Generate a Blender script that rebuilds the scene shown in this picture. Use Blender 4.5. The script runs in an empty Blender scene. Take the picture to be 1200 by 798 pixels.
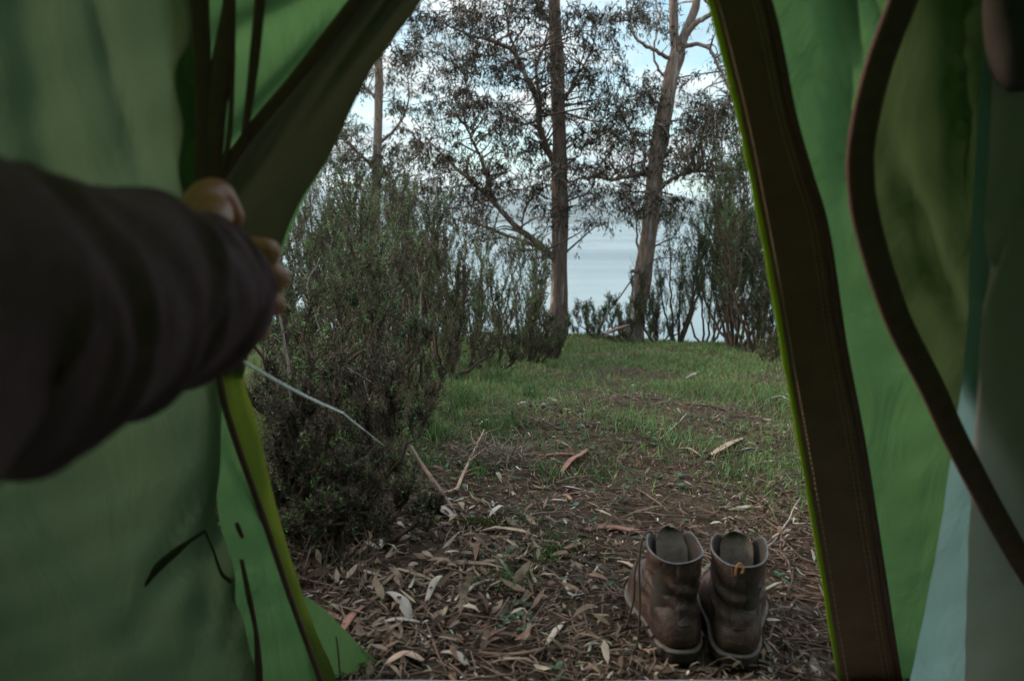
import bpy, math, random
import numpy as np
from mathutils import Vector, Matrix, noise as mnoise

R = math.radians
random.seed(7)
rng = np.random.default_rng(11)
scene = bpy.context.scene
COL = scene.collection

# ------------------------------------------------------------------ camera
CAM = np.array([0.0, 0.0, 0.76])
PITCH = R(8.7)
FPX = 900.0
cam_d = bpy.data.cameras.new('camera')
cam = bpy.data.objects.new('camera', cam_d)
COL.objects.link(cam)
cam.location = CAM
cam.rotation_euler = (R(90) - PITCH, 0, 0)
cam_d.sensor_width = 36
cam_d.lens = 27.0
cam_d.clip_start = 0.02
cam_d.clip_end = 30000
cam_d.dof.use_dof = True
cam_d.dof.focus_distance = 2.6
cam_d.dof.aperture_fstop = 4.3
scene.camera = cam


def ray(px, py):
    u = (px - 600) / FPX
    v = (399 - py) / FPX
    return np.array([u, math.cos(PITCH) + v * math.sin(PITCH), -math.sin(PITCH) + v * math.cos(PITCH)])


def at(px, py, dist):
    """point on the view ray at horizontal distance dist (world y)"""
    d = ray(px, py)
    return CAM + d * (dist / d[1])


def atd(px, py, depth):
    return CAM + ray(px, py) * depth


# ------------------------------------------------------------------ terrain
BZ = ([-500, -3, 1.5, 3.0, 6.0, 10.4, 11.4, 13.0, 25.0, 40.0, 500.0],
      [0.6, 0.0, 0.0, -0.08, -0.42, -0.86, -1.0, -1.5, -5.2, -7.0, -9.0])


def gz(x, y):
    x = np.asarray(x, float); y = np.asarray(y, float)
    b = np.interp(y, BZ[0], BZ[1])
    w = np.clip((y - 1.3) / 1.5, 0, 1)
    bump = 0.030 * np.sin(1.7 * x + 0.6 * y) + 0.022 * np.sin(2.9 * x - 2.1 * y + 1.0) + 0.012 * np.sin(6.1 * x + 4.3 * y) \
        + 0.007 * np.sin(13.0 * x - 9.0 * y + 2.0) + 0.05 * np.sin(0.5 * x + 2.0)
    mound = 0.07 * np.exp(-(((x + 1.0) / 0.55) ** 2 + ((y - 2.3) / 0.9) ** 2))
    return b + w * bump + mound * np.clip((y - 1.25) / 0.4, 0, 1)


def ground_at(px, py):
    d = ray(px, py)
    t = 0.8
    while t < 200:
        p = CAM + d * t
        if p[2] < gz(p[0], p[1]):
            break
        t += 0.01 + t * 0.002
    return np.array([p[0], p[1], float(gz(p[0], p[1]))])


def on_ground(x, y):
    return np.array([x, y, float(gz(x, y))])


# ------------------------------------------------------------------ mesh builder
class MB:
    def __init__(s):
        s.v = []; s.f = []; s.c = []; s.n = 0

    def add(s, verts, faces, col=None):
        """faces: (M,k) int array; col (n,3) per vertex or a single colour"""
        verts = np.asarray(verts, float).reshape(-1, 3)
        s.v.append(verts)
        if not isinstance(faces, list):
            faces = [faces]
        for fa in faces:
            s.f.append(np.asarray(fa, int) + s.n)
        if col is None:
            col = (0.5, 0.5, 0.5)
        col = np.asarray(col, float)
        if col.ndim == 1:
            col = np.repeat(col[None], len(verts), 0)
        s.c.append(col)
        s.n += len(verts)

    def build(s, name, mat, parent=None, smooth=True):
        me = bpy.data.meshes.new(name)
        v = np.concatenate(s.v)
        me.vertices.add(len(v)); me.vertices.foreach_set('co', v.ravel())
        loops = np.concatenate([f.ravel() for f in s.f])
        tot = np.concatenate([np.full(len(f), f.shape[1]) for f in s.f])
        start = np.concatenate([[0], np.cumsum(tot)[:-1]])
        me.loops.add(len(loops)); me.loops.foreach_set('vertex_index', loops.astype(np.int32))
        me.polygons.add(len(tot))
        me.polygons.foreach_set('loop_start', start.astype(np.int32))
        me.polygons.foreach_set('loop_total', tot.astype(np.int32))
        me.polygons.foreach_set('use_smooth', np.full(len(tot), smooth))
        ca = me.color_attributes.new('Col', 'FLOAT_COLOR', 'POINT')
        c = np.concatenate(s.c)
        ca.data.foreach_set('color', np.concatenate([c, np.ones((len(c), 1))], 1).ravel().astype(np.float32))
        me.update(calc_edges=True)
        me.validate()
        me.materials.append(mat)
        o = bpy.data.objects.new(name, me)
        COL.objects.link(o)
        if parent is not None:
            o.parent = parent
            pl = parent
            M = Matrix.Identity(4)
            while pl is not None:
                M = Matrix.LocRotScale(pl.location, pl.rotation_euler, pl.scale) @ M
                pl = pl.parent
            # vertices are given in world space: move them to the parent's local space
            o.matrix_parent_inverse = M.inverted()
        return o


def grid_faces(nr, nc, close=False):
    a = np.arange(nr - 1)[:, None]; 
    if close:
        b = np.arange(nc)[None]; b2 = (b + 1) % nc
    else:
        b = np.arange(nc - 1)[None]; b2 = b + 1
    return np.stack([a * nc + b, a * nc + b2, (a + 1) * nc + b2, (a + 1) * nc + b], -1).reshape(-1, 4)


def smooth_path(pts, n):
    """Catmull-Rom through pts"""
    pts = np.asarray(pts, float)
    if len(pts) < 3:
        t = np.linspace(0, 1, n)[:, None]
        return pts[0] * (1 - t) + pts[-1] * t
    P = np.vstack([2 * pts[0] - pts[1], pts, 2 * pts[-1] - pts[-2]])
    out = []
    for tt in np.linspace(0, len(pts) - 1 - 1e-6, n):
        i = int(tt); t = tt - i
        a, b, c, d = P[i], P[i + 1], P[i + 2], P[i + 3]
        out.append(0.5 * (2 * b + (c - a) * t + (2 * a - 5 * b + 4 * c - d) * t * t + (3 * b - a - 3 * c + d) * t ** 3))
    return np.array(out)


def add_tube(mb, pts, rad, seg=6, col=(0.5, 0.5, 0.5), cap=True, flat=None, wob=0.0, ref=None):
    pts = np.asarray(pts, float)
    n = len(pts)
    rad = np.broadcast_to(np.asarray(rad, float), (n,))
    tan = np.gradient(pts, axis=0)
    tan /= np.linalg.norm(tan, axis=1)[:, None] + 1e-9
    if ref is None: ref = np.array([0, 0, 1.0]) if abs(tan[0][2]) < 0.9 else np.array([0, 1.0, 0])
    N = np.cross(tan, ref); N /= np.linalg.norm(N, axis=1)[:, None] + 1e-9
    # keep frames coherent
    for i in range(1, n):
        if flat is not None: break
        v = N[i - 1] - tan[i] * np.dot(N[i - 1], tan[i])
        l = np.linalg.norm(v)
        if l > 1e-6: N[i] = v / l
    B = np.cross(tan, N)
    th = np.linspace(0, 2 * np.pi, seg, endpoint=False)
    rr = rad[:, None] * np.ones((1, seg))
    if wob > 0:
        ph = rng.random(3) * 6
        rr = rr * (1 + wob * np.sin(2 * th[None] + ph[0] + np.arange(n)[:, None] * .35) + wob * .6 * np.sin(3 * th[None] + ph[1] - np.arange(n)[:, None] * .6))
    f1 = 1.0 if flat is None else flat
    V = pts[:, None] + N[:, None] * (rr * np.cos(th))[..., None] + B[:, None] * (rr * np.sin(th) * f1)[..., None]
    faces = [grid_faces(n, seg, True)]
    V = V.reshape(-1, 3)
    if cap:
        V = np.vstack([V, pts[0], pts[-1]])
        i = np.arange(seg)
        faces.append(np.stack([(i + 1) % seg, i, np.full(seg, n * seg)], 1))
        faces.append(np.stack([(n - 1) * seg + i, (n - 1) * seg + (i + 1) % seg, np.full(seg, n * seg + 1)], 1))
    mb.add(V, faces, col)


def nrm(a):
    return a / (np.linalg.norm(a, axis=-1, keepdims=True) + 1e-9)


def add_leaves(mb, P, D, L, W, col, curl=0.2, up=None):
    """lens shaped leaves: P base (N,3), D direction (N,3)"""
    N = len(P)
    D = nrm(D)
    if up is None:
        up = nrm(rng.normal(size=(N, 3)))
    S = nrm(np.cross(D, up))
    Nn = np.cross(S, D)
    L = np.broadcast_to(L, (N,))[:, None]; W = np.broadcast_to(W, (N,))[:, None]
    cu = (np.broadcast_to(curl, (N,))[:, None]) * L
    sag = lambda t: Nn * cu * (t * (1 - t) * 4)
    A = P
    m1 = P + D * L * .3 + sag(.3); m2 = P + D * L * .7 + sag(.7) + Nn * cu * .15
    E = P + D * L
    V = np.stack([A, m1 - S * W * .5, m1 + S * W * .5, m2 - S * W * .36, m2 + S * W * .36, E], 1)
    b = np.arange(N)[:, None] * 6
    f3 = np.concatenate([b + np.array([0, 1, 2]), b + np.array([3, 5, 4])])
    f4 = b + np.array([1, 3, 4, 2])
    mb.add(V.reshape(-1, 3), [f3, f4], np.repeat(col, 6, 0))


def add_needles(mb, P, D, L, W, col):
    N = len(P)
    D = nrm(D)
    S = nrm(np.cross(D, rng.normal(size=(N, 3))))
    L = np.broadcast_to(L, (N,))[:, None]; W = np.broadcast_to(W, (N,))[:, None]
    M = P + D * L * .5
    V = np.stack([P, M + S * W * .5, P + D * L, M - S * W * .5], 1)
    f = np.arange(N * 4).reshape(N, 4)
    mb.add(V.reshape(-1, 3), f, np.repeat(col, 4, 0))


# ------------------------------------------------------------------ tags
def tag(o, label=None, cat=None, group=None, kind=None):
    if label: o['label'] = label
    if cat: o['category'] = cat
    if group: o['group'] = group
    if kind: o['kind'] = kind
    return o


def empty(name, loc, rz=0.0, label=None, cat=None, group=None):
    o = bpy.data.objects.new(name, None)
    o.empty_display_size = 0.1
    COL.objects.link(o)
    o.location = loc; o.rotation_euler = (0, 0, rz)
    return tag(o, label, cat, group)


# ------------------------------------------------------------------ materials
def newmat(name):
    m = bpy.data.materials.new(name)
    m.use_nodes = True
    nt = m.node_tree
    nt.nodes.clear()
    out = nt.nodes.new('ShaderNodeOutputMaterial')
    return m, nt, out


def N_(nt, t, **kw):
    n = nt.nodes.new(t)
    for k, v in kw.items():
        if k in n.inputs: n.inputs[k].default_value = v
        else: setattr(n, k, v)
    return n


def ramp(nt, stops, interp='LINEAR'):
    r = nt.nodes.new('ShaderNodeValToRGB')
    r.color_ramp.interpolation = interp
    el = r.color_ramp.elements
    while len(el) < len(stops): el.new(0.5)
    for e, (p, c) in zip(el, stops):
        e.position = p
        e.color = (c[0], c[1], c[2], 1) if isinstance(c, (tuple, list)) else (c, c, c, 1)
    return r


def bump_on(nt, b, src, strength, dist):
    bp = N_(nt, 'ShaderNodeBump'); bp.inputs['Strength'].default_value = strength; bp.inputs['Distance'].default_value = dist
    nt.links.new(src, bp.inputs['Height']); nt.links.new(bp.outputs[0], b.inputs['Normal'])
    return bp


def mat_noise(name, c1, c2, scale=8, rough=0.8, bump=0.3, bdist=0.01, stretch=(1, 1, 1), spec=0.3, detail=8, c3=None, sheen=0):
    m, nt, out = newmat(name)
    b = N_(nt, 'ShaderNodeBsdfPrincipled')
    tc = N_(nt, 'ShaderNodeTexCoord')
    mp = N_(nt, 'ShaderNodeMapping'); mp.inputs['Scale'].default_value = stretch
    nt.links.new(tc.outputs['Object'], mp.inputs[0])
    n = N_(nt, 'ShaderNodeTexNoise'); n.inputs['Scale'].default_value = scale; n.inputs['Detail'].default_value = detail
    n.inputs['Roughness'].default_value = .65
    nt.links.new(mp.outputs[0], n.inputs['Vector'])
    st = [(0.3, c1), (0.7, c2)] if c3 is None else [(0.28, c1), (0.5, c2), (0.72, c3)]
    r = ramp(nt, st)
    nt.links.new(n.outputs[0], r.inputs[0]); nt.links.new(r.outputs[0], b.inputs['Base Color'])
    b.inputs['Roughness'].default_value = rough
    b.inputs['Specular IOR Level'].default_value = spec
    if bump: bump_on(nt, b, n.outputs[0], bump, bdist)
    nt.links.new(b.outputs[0], out.inputs[0])
    return m


def mat_attr(name, rough=0.7, trans=0.0, spec=0.25, nscale=30):
    """colour from the per-leaf attribute with fine mottling; optional light passing through"""
    m, nt, out = newmat(name)
    b = N_(nt, 'ShaderNodeBsdfPrincipled')
    a = N_(nt, 'ShaderNodeAttribute'); a.attribute_name = 'Col'
    n = N_(nt, 'ShaderNodeTexNoise'); n.inputs['Scale'].default_value = nscale; n.inputs['Detail'].default_value = 4
    tc = N_(nt, 'ShaderNodeTexCoord'); nt.links.new(tc.outputs['Object'], n.inputs['Vector'])
    r = ramp(nt, [(0.3, 0.72), (0.7, 1.25)])
    nt.links.new(n.outputs[0], r.inputs[0])
    mx = N_(nt, 'ShaderNodeMix', data_type='RGBA', blend_type='MULTIPLY'); mx.inputs[0].default_value = 1
    nt.links.new(a.outputs['Color'], mx.inputs[6]); nt.links.new(r.outputs[0], mx.inputs[7])
    nt.links.new(mx.outputs[2], b.inputs['Base Color'])
    b.inputs['Roughness'].default_value = rough
    b.inputs['Specular IOR Level'].default_value = spec
    if trans > 0:
        t = N_(nt, 'ShaderNodeBsdfTranslucent')
        nt.links.new(mx.outputs[2], t.inputs[0])
        ms = N_(nt, 'ShaderNodeMixShader'); ms.inputs[0].default_value = trans
        nt.links.new(b.outputs[0], ms.inputs[1]); nt.links.new(t.outputs[0], ms.inputs[2])
        nt.links.new(ms.outputs[0], out.inputs[0])
    else:
        nt.links.new(b.outputs[0], out.inputs[0])
    return m


def mat_fabric(name, dif, tra, mix=0.5, bump=0.25, gloss=0.0):
    """thin tent cloth: diffuse outside light passes through it"""
    m, nt, out = newmat(name)
    d = N_(nt, 'ShaderNodeBsdfPrincipled'); d.inputs['Roughness'].default_value = .55
    d.inputs['Specular IOR Level'].default_value = 0.25
    t = N_(nt, 'ShaderNodeBsdfTranslucent')
    tc = N_(nt, 'ShaderNodeTexCoord')
    n = N_(nt, 'ShaderNodeTexNoise'); n.inputs['Scale'].default_value = 3.0; n.inputs['Detail'].default_value = 6
    nt.links.new(tc.outputs['Object'], n.inputs['Vector'])
    for bs, c in ((d, dif), (t, tra)):
        r = ramp(nt, [(0.25, tuple(k * .9 for k in c)), (0.75, tuple(min(1, k * 1.1) for k in c))])
        nt.links.new(n.outputs[0], r.inputs[0])
        nt.links.new(r.outputs[0], bs.inputs[0])
    # crumple + ripstop weave bump
    mp = N_(nt, 'ShaderNodeMapping'); mp.inputs['Scale'].default_value = (5, 5, 1.6); mp.inputs['Rotation'].default_value = (0, .35, 0)
    nt.links.new(tc.outputs['Object'], mp.inputs[0])
    n2 = N_(nt, 'ShaderNodeTexNoise'); n2.inputs['Scale'].default_value = 2.2; n2.inputs['Detail'].default_value = 5; n2.inputs['Distortion'].default_value = 1.2
    nt.links.new(mp.outputs[0], n2.inputs['Vector'])
    w = N_(nt, 'ShaderNodeTexWave'); w.inputs['Scale'].default_value = 160
    nt.links.new(tc.outputs['Object'], w.inputs['Vector'])
    ad = N_(nt, 'ShaderNodeMath', operation='MULTIPLY_ADD'); ad.inputs[1].default_value = .02
    nt.links.new(w.outputs['Fac'], ad.inputs[0]); nt.links.new(n2.outputs[0], ad.inputs[2])
    bp = N_(nt, 'ShaderNodeBump'); bp.inputs['Strength'].default_value = bump; bp.inputs['Distance'].default_value = .03
    nt.links.new(ad.outputs[0], bp.inputs['Height'])
    nt.links.new(bp.outputs[0], d.inputs['Normal']); nt.links.new(bp.outputs[0], t.inputs['Normal'])
    ms = N_(nt, 'ShaderNodeMixShader'); ms.inputs[0].default_value = mix
    nt.links.new(d.outputs[0], ms.inputs[1]); nt.links.new(t.outputs[0], ms.inputs[2])
    nt.links.new(ms.outputs[0], out.inputs[0])
    return m


M = {}
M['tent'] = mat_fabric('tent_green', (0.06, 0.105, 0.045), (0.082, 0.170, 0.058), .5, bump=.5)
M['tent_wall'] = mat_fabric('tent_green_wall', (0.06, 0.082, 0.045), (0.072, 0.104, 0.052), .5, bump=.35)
M['tent_inner'] = mat_fabric('tent_green_inner', (0.10, 0.12, 0.06), (0.10, 0.145, 0.062), .55, bump=.3)
M['hem'] = mat_fabric('hem_dark', (0.075, 0.062, 0.03), (0.030, 0.030, 0.015), .3, bump=.15)
M['hem_brown'] = mat_noise('hem_brown', (0.155, 0.075, 0.052), (0.22, 0.11, 0.075), 20, .8, .2, .002)
M['webbing'] = mat_noise('webbing', (0.080, 0.036, 0.030), (0.12, 0.054, 0.044), 60, .75, .4, .002)
M['piping'] = mat_fabric('piping_lime', (0.17, 0.25, 0.015), (0.28, 0.40, 0.012), .5, bump=.2)
M['olive'] = mat_fabric('hem_olive', (0.09, 0.11, 0.02), (0.085, 0.115, 0.014), .5, bump=.3)
M['curtain'] = mat_fabric('inner_cloth', (0.26, 0.34, 0.36), (0.27, 0.48, 0.52), .6, bump=.2)
M['curtain_dark'] = mat_fabric('inner_cloth_grey', (0.52, 0.42, 0.38), (0.66, 0.52, 0.48), .55, bump=.2)
M['groundsheet'] = mat_noise('groundsheet', (0.16, 0.17, 0.18), (0.24, 0.25, 0.26), 40, .5, .2, .002)
M['sleeve'] = mat_noise('knit_sleeve', (0.095, 0.038, 0.056), (0.14, 0.058, 0.082), 90, .9, .5, .002)
M['litter'] = mat_attr('leaf_litter', .75, .12, .2, 60)
M['leaf'] = mat_attr('gum_leaf', .65, .25, .12, 20)
M['needle'] = mat_attr('heath_leaf', .65, .2, .2, 12)
M['grass'] = mat_attr('grass_blade', .6, .3, .25, 12)
M['wood'] = mat_attr('twig_wood', .8, 0, .2, 90)
M['skin'] = None


def mat_bark(name, base, pale, dark, scale=7):
    m, nt, out = newmat(name)
    b = N_(nt, 'ShaderNodeBsdfPrincipled'); b.inputs['Roughness'].default_value = .85; b.inputs['Specular IOR Level'].default_value = .15
    tc = N_(nt, 'ShaderNodeTexCoord')
    mp = N_(nt, 'ShaderNodeMapping'); mp.inputs['Scale'].default_value = (1, 1, .14)
    nt.links.new(tc.outputs['Object'], mp.inputs[0])
    n = N_(nt, 'ShaderNodeTexNoise'); n.inputs['Scale'].default_value = scale; n.inputs['Detail'].default_value = 9; n.inputs['Roughness'].default_value = .7
    nt.links.new(mp.outputs[0], n.inputs['Vector'])
    r = ramp(nt, [(.30, dark), (.45, base), (.55, base), (.66, pale)])
    nt.links.new(n.outputs[0], r.inputs[0])
    n2 = N_(nt, 'ShaderNodeTexNoise'); n2.inputs['Scale'].default_value = 45; n2.inputs['Detail'].default_value = 5
    nt.links.new(mp.outputs[0], n2.inputs['Vector'])
    r2 = ramp(nt, [(.35, .65), (.65, 1.25)])
    nt.links.new(n2.outputs[0], r2.inputs[0])
    mx = N_(nt, 'ShaderNodeMix', data_type='RGBA', blend_type='MULTIPLY'); mx.inputs[0].default_value = 1
    nt.links.new(r.outputs[0], mx.inputs[6]); nt.links.new(r2.outputs[0], mx.inputs[7])
    nt.links.new(mx.outputs[2], b.inputs['Base Color'])
    ad = N_(nt, 'ShaderNodeMath', operation='ADD'); nt.links.new(n.outputs[0], ad.inputs[0]); nt.links.new(n2.outputs[0], ad.inputs[1])
    bump_on(nt, b, ad.outputs[0], .8, .03)
    nt.links.new(b.outputs[0], out.inputs[0])
    return m


M['bark'] = mat_bark('gum_bark', (0.15, 0.105, 0.085), (0.38, 0.33, 0.29), (0.065, 0.042, 0.033))
M['bark_pale'] = mat_bark('gum_bark_pale', (0.24, 0.175, 0.14), (0.58, 0.54, 0.52), (0.10, 0.06, 0.045), 6)
M['bark_red'] = mat_noise('bark_red', (0.16, 0.07, 0.05), (0.30, 0.15, 0.11), 25, .8, .5, .004, (1, 1, 1))
M['bark_pink'] = mat_noise('bark_pink', (0.24, 0.15, 0.11), (0.42, 0.30, 0.22), 30, .8, .5, .004)
M['stick'] = mat_noise('dead_stick', (0.10, 0.06, 0.045), (0.22, 0.15, 0.11), 40, .85, .5, .004)
M['pale_stem'] = mat_noise('pale_stem', (0.13, 0.11, 0.09), (0.27, 0.235, 0.195), 40, .85, .5, .004)
M['pale_stick'] = mat_noise('pale_stick', (0.22, 0.18, 0.15), (0.42, 0.36, 0.30), 40, .85, .5, .004)
M['cord'] = mat_noise('guy_cord', (0.65, 0.65, 0.60), (0.9, 0.9, 0.86), 300, .6, .5, .0006)
M['stitch'] = mat_noise('stitch_thread', (0.30, 0.20, 0.13), (0.42, 0.30, 0.20), 300, .8, .3, .0005)
M['cord_dark'] = mat_noise('lace', (0.035, 0.025, 0.02), (0.06, 0.045, 0.035), 300, .8, .5, .0006)


# ground
def mat_ground():
    m, nt, out = newmat('forest_floor')
    b = N_(nt, 'ShaderNodeBsdfPrincipled'); b.inputs['Roughness'].default_value = .95; b.inputs['Specular IOR Level'].default_value = .1
    tc = N_(nt, 'ShaderNodeTexCoord')
    n = N_(nt, 'ShaderNodeTexNoise'); n.inputs['Scale'].default_value = 34; n.inputs['Detail'].default_value = 12; n.inputs['Roughness'].default_value = .75
    nt.links.new(tc.outputs['Object'], n.inputs['Vector'])
    r = ramp(nt, [(.32, (.026, .016, .010)), (.5, (.075, .049, .032)), (.62, (.14, .098, .066)), (.75, (.23, .17, .12))])
    nt.links.new(n.outputs[0], r.inputs[0])
    n2 = N_(nt, 'ShaderNodeTexNoise'); n2.inputs['Scale'].default_value = 1.6; n2.inputs['Detail'].default_value = 8
    nt.links.new(tc.outputs['Object'], n2.inputs['Vector'])
    sx = N_(nt, 'ShaderNodeSeparateXYZ'); nt.links.new(tc.outputs['Object'], sx.inputs[0])
    mr = N_(nt, 'ShaderNodeMapRange'); mr.inputs['From Min'].default_value = 1.5; mr.inputs['From Max'].default_value = 8
    mr.inputs['To Min'].default_value = -.22; mr.inputs['To Max'].default_value = .12
    nt.links.new(sx.outputs['Y'], mr.inputs[0])
    ad = N_(nt, 'ShaderNodeMath', operation='ADD'); nt.links.new(n2.outputs[0], ad.inputs[0]); nt.links.new(mr.outputs[0], ad.inputs[1])
    rm = ramp(nt, [(.45, 0.0), (.62, .75)])
    nt.links.new(ad.outputs[0], rm.inputs[0])
    n3 = N_(nt, 'ShaderNodeTexNoise'); n3.inputs['Scale'].default_value = 60; n3.inputs['Detail'].default_value = 6
    nt.links.new(tc.outputs['Object'], n3.inputs['Vector'])
    rg = ramp(nt, [(.35, (.020, .030, .012)), (.65, (.055, .085, .032))])
    nt.links.new(n3.outputs[0], rg.inputs[0])
    mx = N_(nt, 'ShaderNodeMix', data_type='RGBA'); nt.links.new(rm.outputs[0], mx.inputs[0])
    nt.links.new(r.outputs[0], mx.inputs[6]); nt.links.new(rg.outputs[0], mx.inputs[7])
    nt.links.new(mx.outputs[2], b.inputs['Base Color'])
    bump_on(nt, b, n.outputs[0], 1.0, .02)
    nt.links.new(b.outputs[0], out.inputs[0])
    return m


M['ground'] = mat_ground()
M['hill'] = mat_noise('far_hill', (0.028, 0.045, 0.035), (0.05, 0.07, 0.05), .01, .95, 0, 0, (1, 1, 2))
M['sand'] = mat_noise('sand_spit', (0.05, 0.07, 0.07), (0.10, 0.11, 0.10), .05, .9, 0, 0)

m, nt, out = newmat('lake_water')
b = N_(nt, 'ShaderNodeBsdfPrincipled'); b.inputs['Base Color'].default_value = (.12, .16, .18, 1); b.inputs['Roughness'].default_value = .12
b.inputs['IOR'].default_value = 1.33
tc = N_(nt, 'ShaderNodeTexCoord'); mp = N_(nt, 'ShaderNodeMapping'); mp.inputs['Scale'].default_value = (.25, .9, 1)
n = N_(nt, 'ShaderNodeTexNoise'); n.inputs['Scale'].default_value = 1.2; n.inputs['Detail'].default_value = 4
nt.links.new(tc.outputs['Object'], mp.inputs[0]); nt.links.new(mp.outputs[0], n.inputs['Vector'])
bp_ = bump_on(nt, b, n.outputs[0], .05, .05)
mp2 = N_(nt, 'ShaderNodeMapping'); mp2.inputs['Scale'].default_value = (.0012, .009, 1)
nt.links.new(tc.outputs['Object'], mp2.inputs[0])
nb_ = N_(nt, 'ShaderNodeTexNoise'); nb_.inputs['Scale'].default_value = 1.0; nb_.inputs['Detail'].default_value = 5
nt.links.new(mp2.outputs[0], nb_.inputs['Vector'])
rb_ = ramp(nt, [(.40, .03), (.58, .55)]); nt.links.new(nb_.outputs[0], rb_.inputs[0]); nt.links.new(rb_.outputs[0], bp_.inputs['Strength'])
rr_ = ramp(nt, [(.40, .08), (.58, .35)]); nt.links.new(nb_.outputs[0], rr_.inputs[0]); nt.links.new(rr_.outputs[0], b.inputs['Roughness'])
nt.links.new(b.outputs[0], out.inputs[0])
M['water'] = m

# ------------------------------------------------------------------ world
SUN_EL, SUN_AZ = R(27), R(-72)        # azimuth from +Y towards +X
w = bpy.data.worlds.new('World'); scene.world = w; w.use_nodes = True
nt = w.node_tree; nt.nodes.clear()
out = nt.nodes.new('ShaderNodeOutputWorld'); bg = nt.nodes.new('ShaderNodeBackground')
sky = nt.nodes.new('ShaderNodeTexSky'); sky.sky_type = 'NISHITA'; sky.sun_disc = False
sky.sun_elevation = SUN_EL; sky.sun_rotation = SUN_AZ; sky.air_density = 1.0; sky.dust_density = 1.0; sky.ozone_density = 2.0
tc = nt.nodes.new('ShaderNodeTexCoord')
sp = nt.nodes.new('ShaderNodeSeparateXYZ'); nt.links.new(tc.outputs['Generated'], sp.inputs[0])
az = N_(nt, 'ShaderNodeMath', operation='ADD'); az.inputs[1].default_value = .18
nt.links.new(sp.outputs['Z'], az.inputs[0])
cb = nt.nodes.new('ShaderNodeCombineXYZ')
for ax in 'XY':
    dv = N_(nt, 'ShaderNodeMath', operation='DIVIDE')
    nt.links.new(sp.outputs[ax], dv.inputs[0]); nt.links.new(az.outputs[0], dv.inputs[1]); nt.links.new(dv.outputs[0], cb.inputs[ax])
cn = nt.nodes.new('ShaderNodeTexNoise'); cn.inputs['Scale'].default_value = 1.5; cn.inputs['Detail'].default_value = 9; cn.inputs['Roughness'].default_value = .55
cn.inputs['Distortion'].default_value = .5
nt.links.new(cb.outputs[0], cn.inputs['Vector'])
cr = ramp(nt, [(.38, 0.0), (.57, 1.0)])
nt.links.new(cn.outputs[0], cr.inputs[0])
cn2 = nt.nodes.new('ShaderNodeTexNoise'); cn2.inputs['Scale'].default_value = 3.2; cn2.inputs['Detail'].default_value = 6
nt.links.new(cb.outputs[0], cn2.inputs['Vector'])
cc = ramp(nt, [(.35, (2.0, 2.75, 2.95)), (.65, (4.9, 4.75, 4.5))])
nt.links.new(cn2.outputs[0], cc.inputs[0])
mx = N_(nt, 'ShaderNodeMix', data_type='RGBA')
nt.links.new(cr.outputs[0], mx.inputs[0]); tint = N_(nt, 'ShaderNodeVectorMath', operation='MULTIPLY'); tint.inputs[1].default_value = (.95, 1.05, .92); nt.links.new(sky.outputs[0], tint.inputs[0]); nt.links.new(tint.outputs[0], mx.inputs[6]); nt.links.new(cc.outputs[0], mx.inputs[7])
zr = N_(nt, 'ShaderNodeMapRange'); zr.inputs['From Min'].default_value = .22; zr.inputs['From Max'].default_value = 1; zr.inputs['To Min'].default_value = 1; zr.inputs['To Max'].default_value = 2.6
nt.links.new(sp.outputs['Z'], zr.inputs[0])
vm = N_(nt, 'ShaderNodeVectorMath', operation='SCALE'); nt.links.new(mx.outputs[2], vm.inputs[0]); nt.links.new(zr.outputs[0], vm.inputs['Scale'])
nt.links.new(vm.outputs[0], bg.inputs[0]); bg.inputs[1].default_value = .10
nt.links.new(bg.outputs[0], out.inputs[0])

sd = bpy.data.lights.new('sun', 'SUN'); sd.energy = 1.5; sd.angle = R(14); sd.color = (1, .86, .74)
so = bpy.data.objects.new('sun', sd); COL.objects.link(so)
sdir = Vector((math.sin(-SUN_AZ) * math.cos(SUN_EL), math.cos(SUN_AZ) * math.cos(SUN_EL), math.sin(SUN_EL)))
sdir.x = math.sin(SUN_AZ) * math.cos(SUN_EL)
so.rotation_euler = sdir.to_track_quat('Z', 'Y').to_euler()

# ------------------------------------------------------------------ setting
def axis_grid(lim_lo, lim_hi, f0, f1, fine, g=1.22):
    a = list(np.arange(f0, f1 + 1e-6, fine))
    s = fine
    while a[-1] < lim_hi:
        s *= g; a.append(a[-1] + s)
    s = fine
    while a[0] > lim_lo:
        s *= g; a.insert(0, a[0] - s)
    return np.array(a)


xs = axis_grid(-420, 420, -3.2, 3.2, .045)
ys = axis_grid(-420, 480, 1.0, 6.5, .045)
X, Y = np.meshgrid(xs, ys)
Z = gz(X, Y)
fine = np.exp(-((X / 5) ** 2)) * np.clip((Y - 1.3) / .5, 0, 1) * np.exp(-np.clip(Y - 6, 0, None) / 3)
Z = Z + rng.normal(size=Z.shape) * .0035 * fine
mb = MB(); mb.add(np.stack([X, Y, Z], -1), grid_faces(len(ys), len(xs)))
g = mb.build('ground', M['ground']); tag(g, kind='structure')

mb = MB()
wx = np.array([-9000, -300, 0, 300, 9000.]); wy = np.array([16, 60, 400, 2000, 9000.])
X, Y = np.meshgrid(wx, wy); mb.add(np.stack([X, Y, X * 0 - 5.0], -1), grid_faces(5, 5))
tag(mb.build('water', M['water'], smooth=False), kind='structure')


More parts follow.
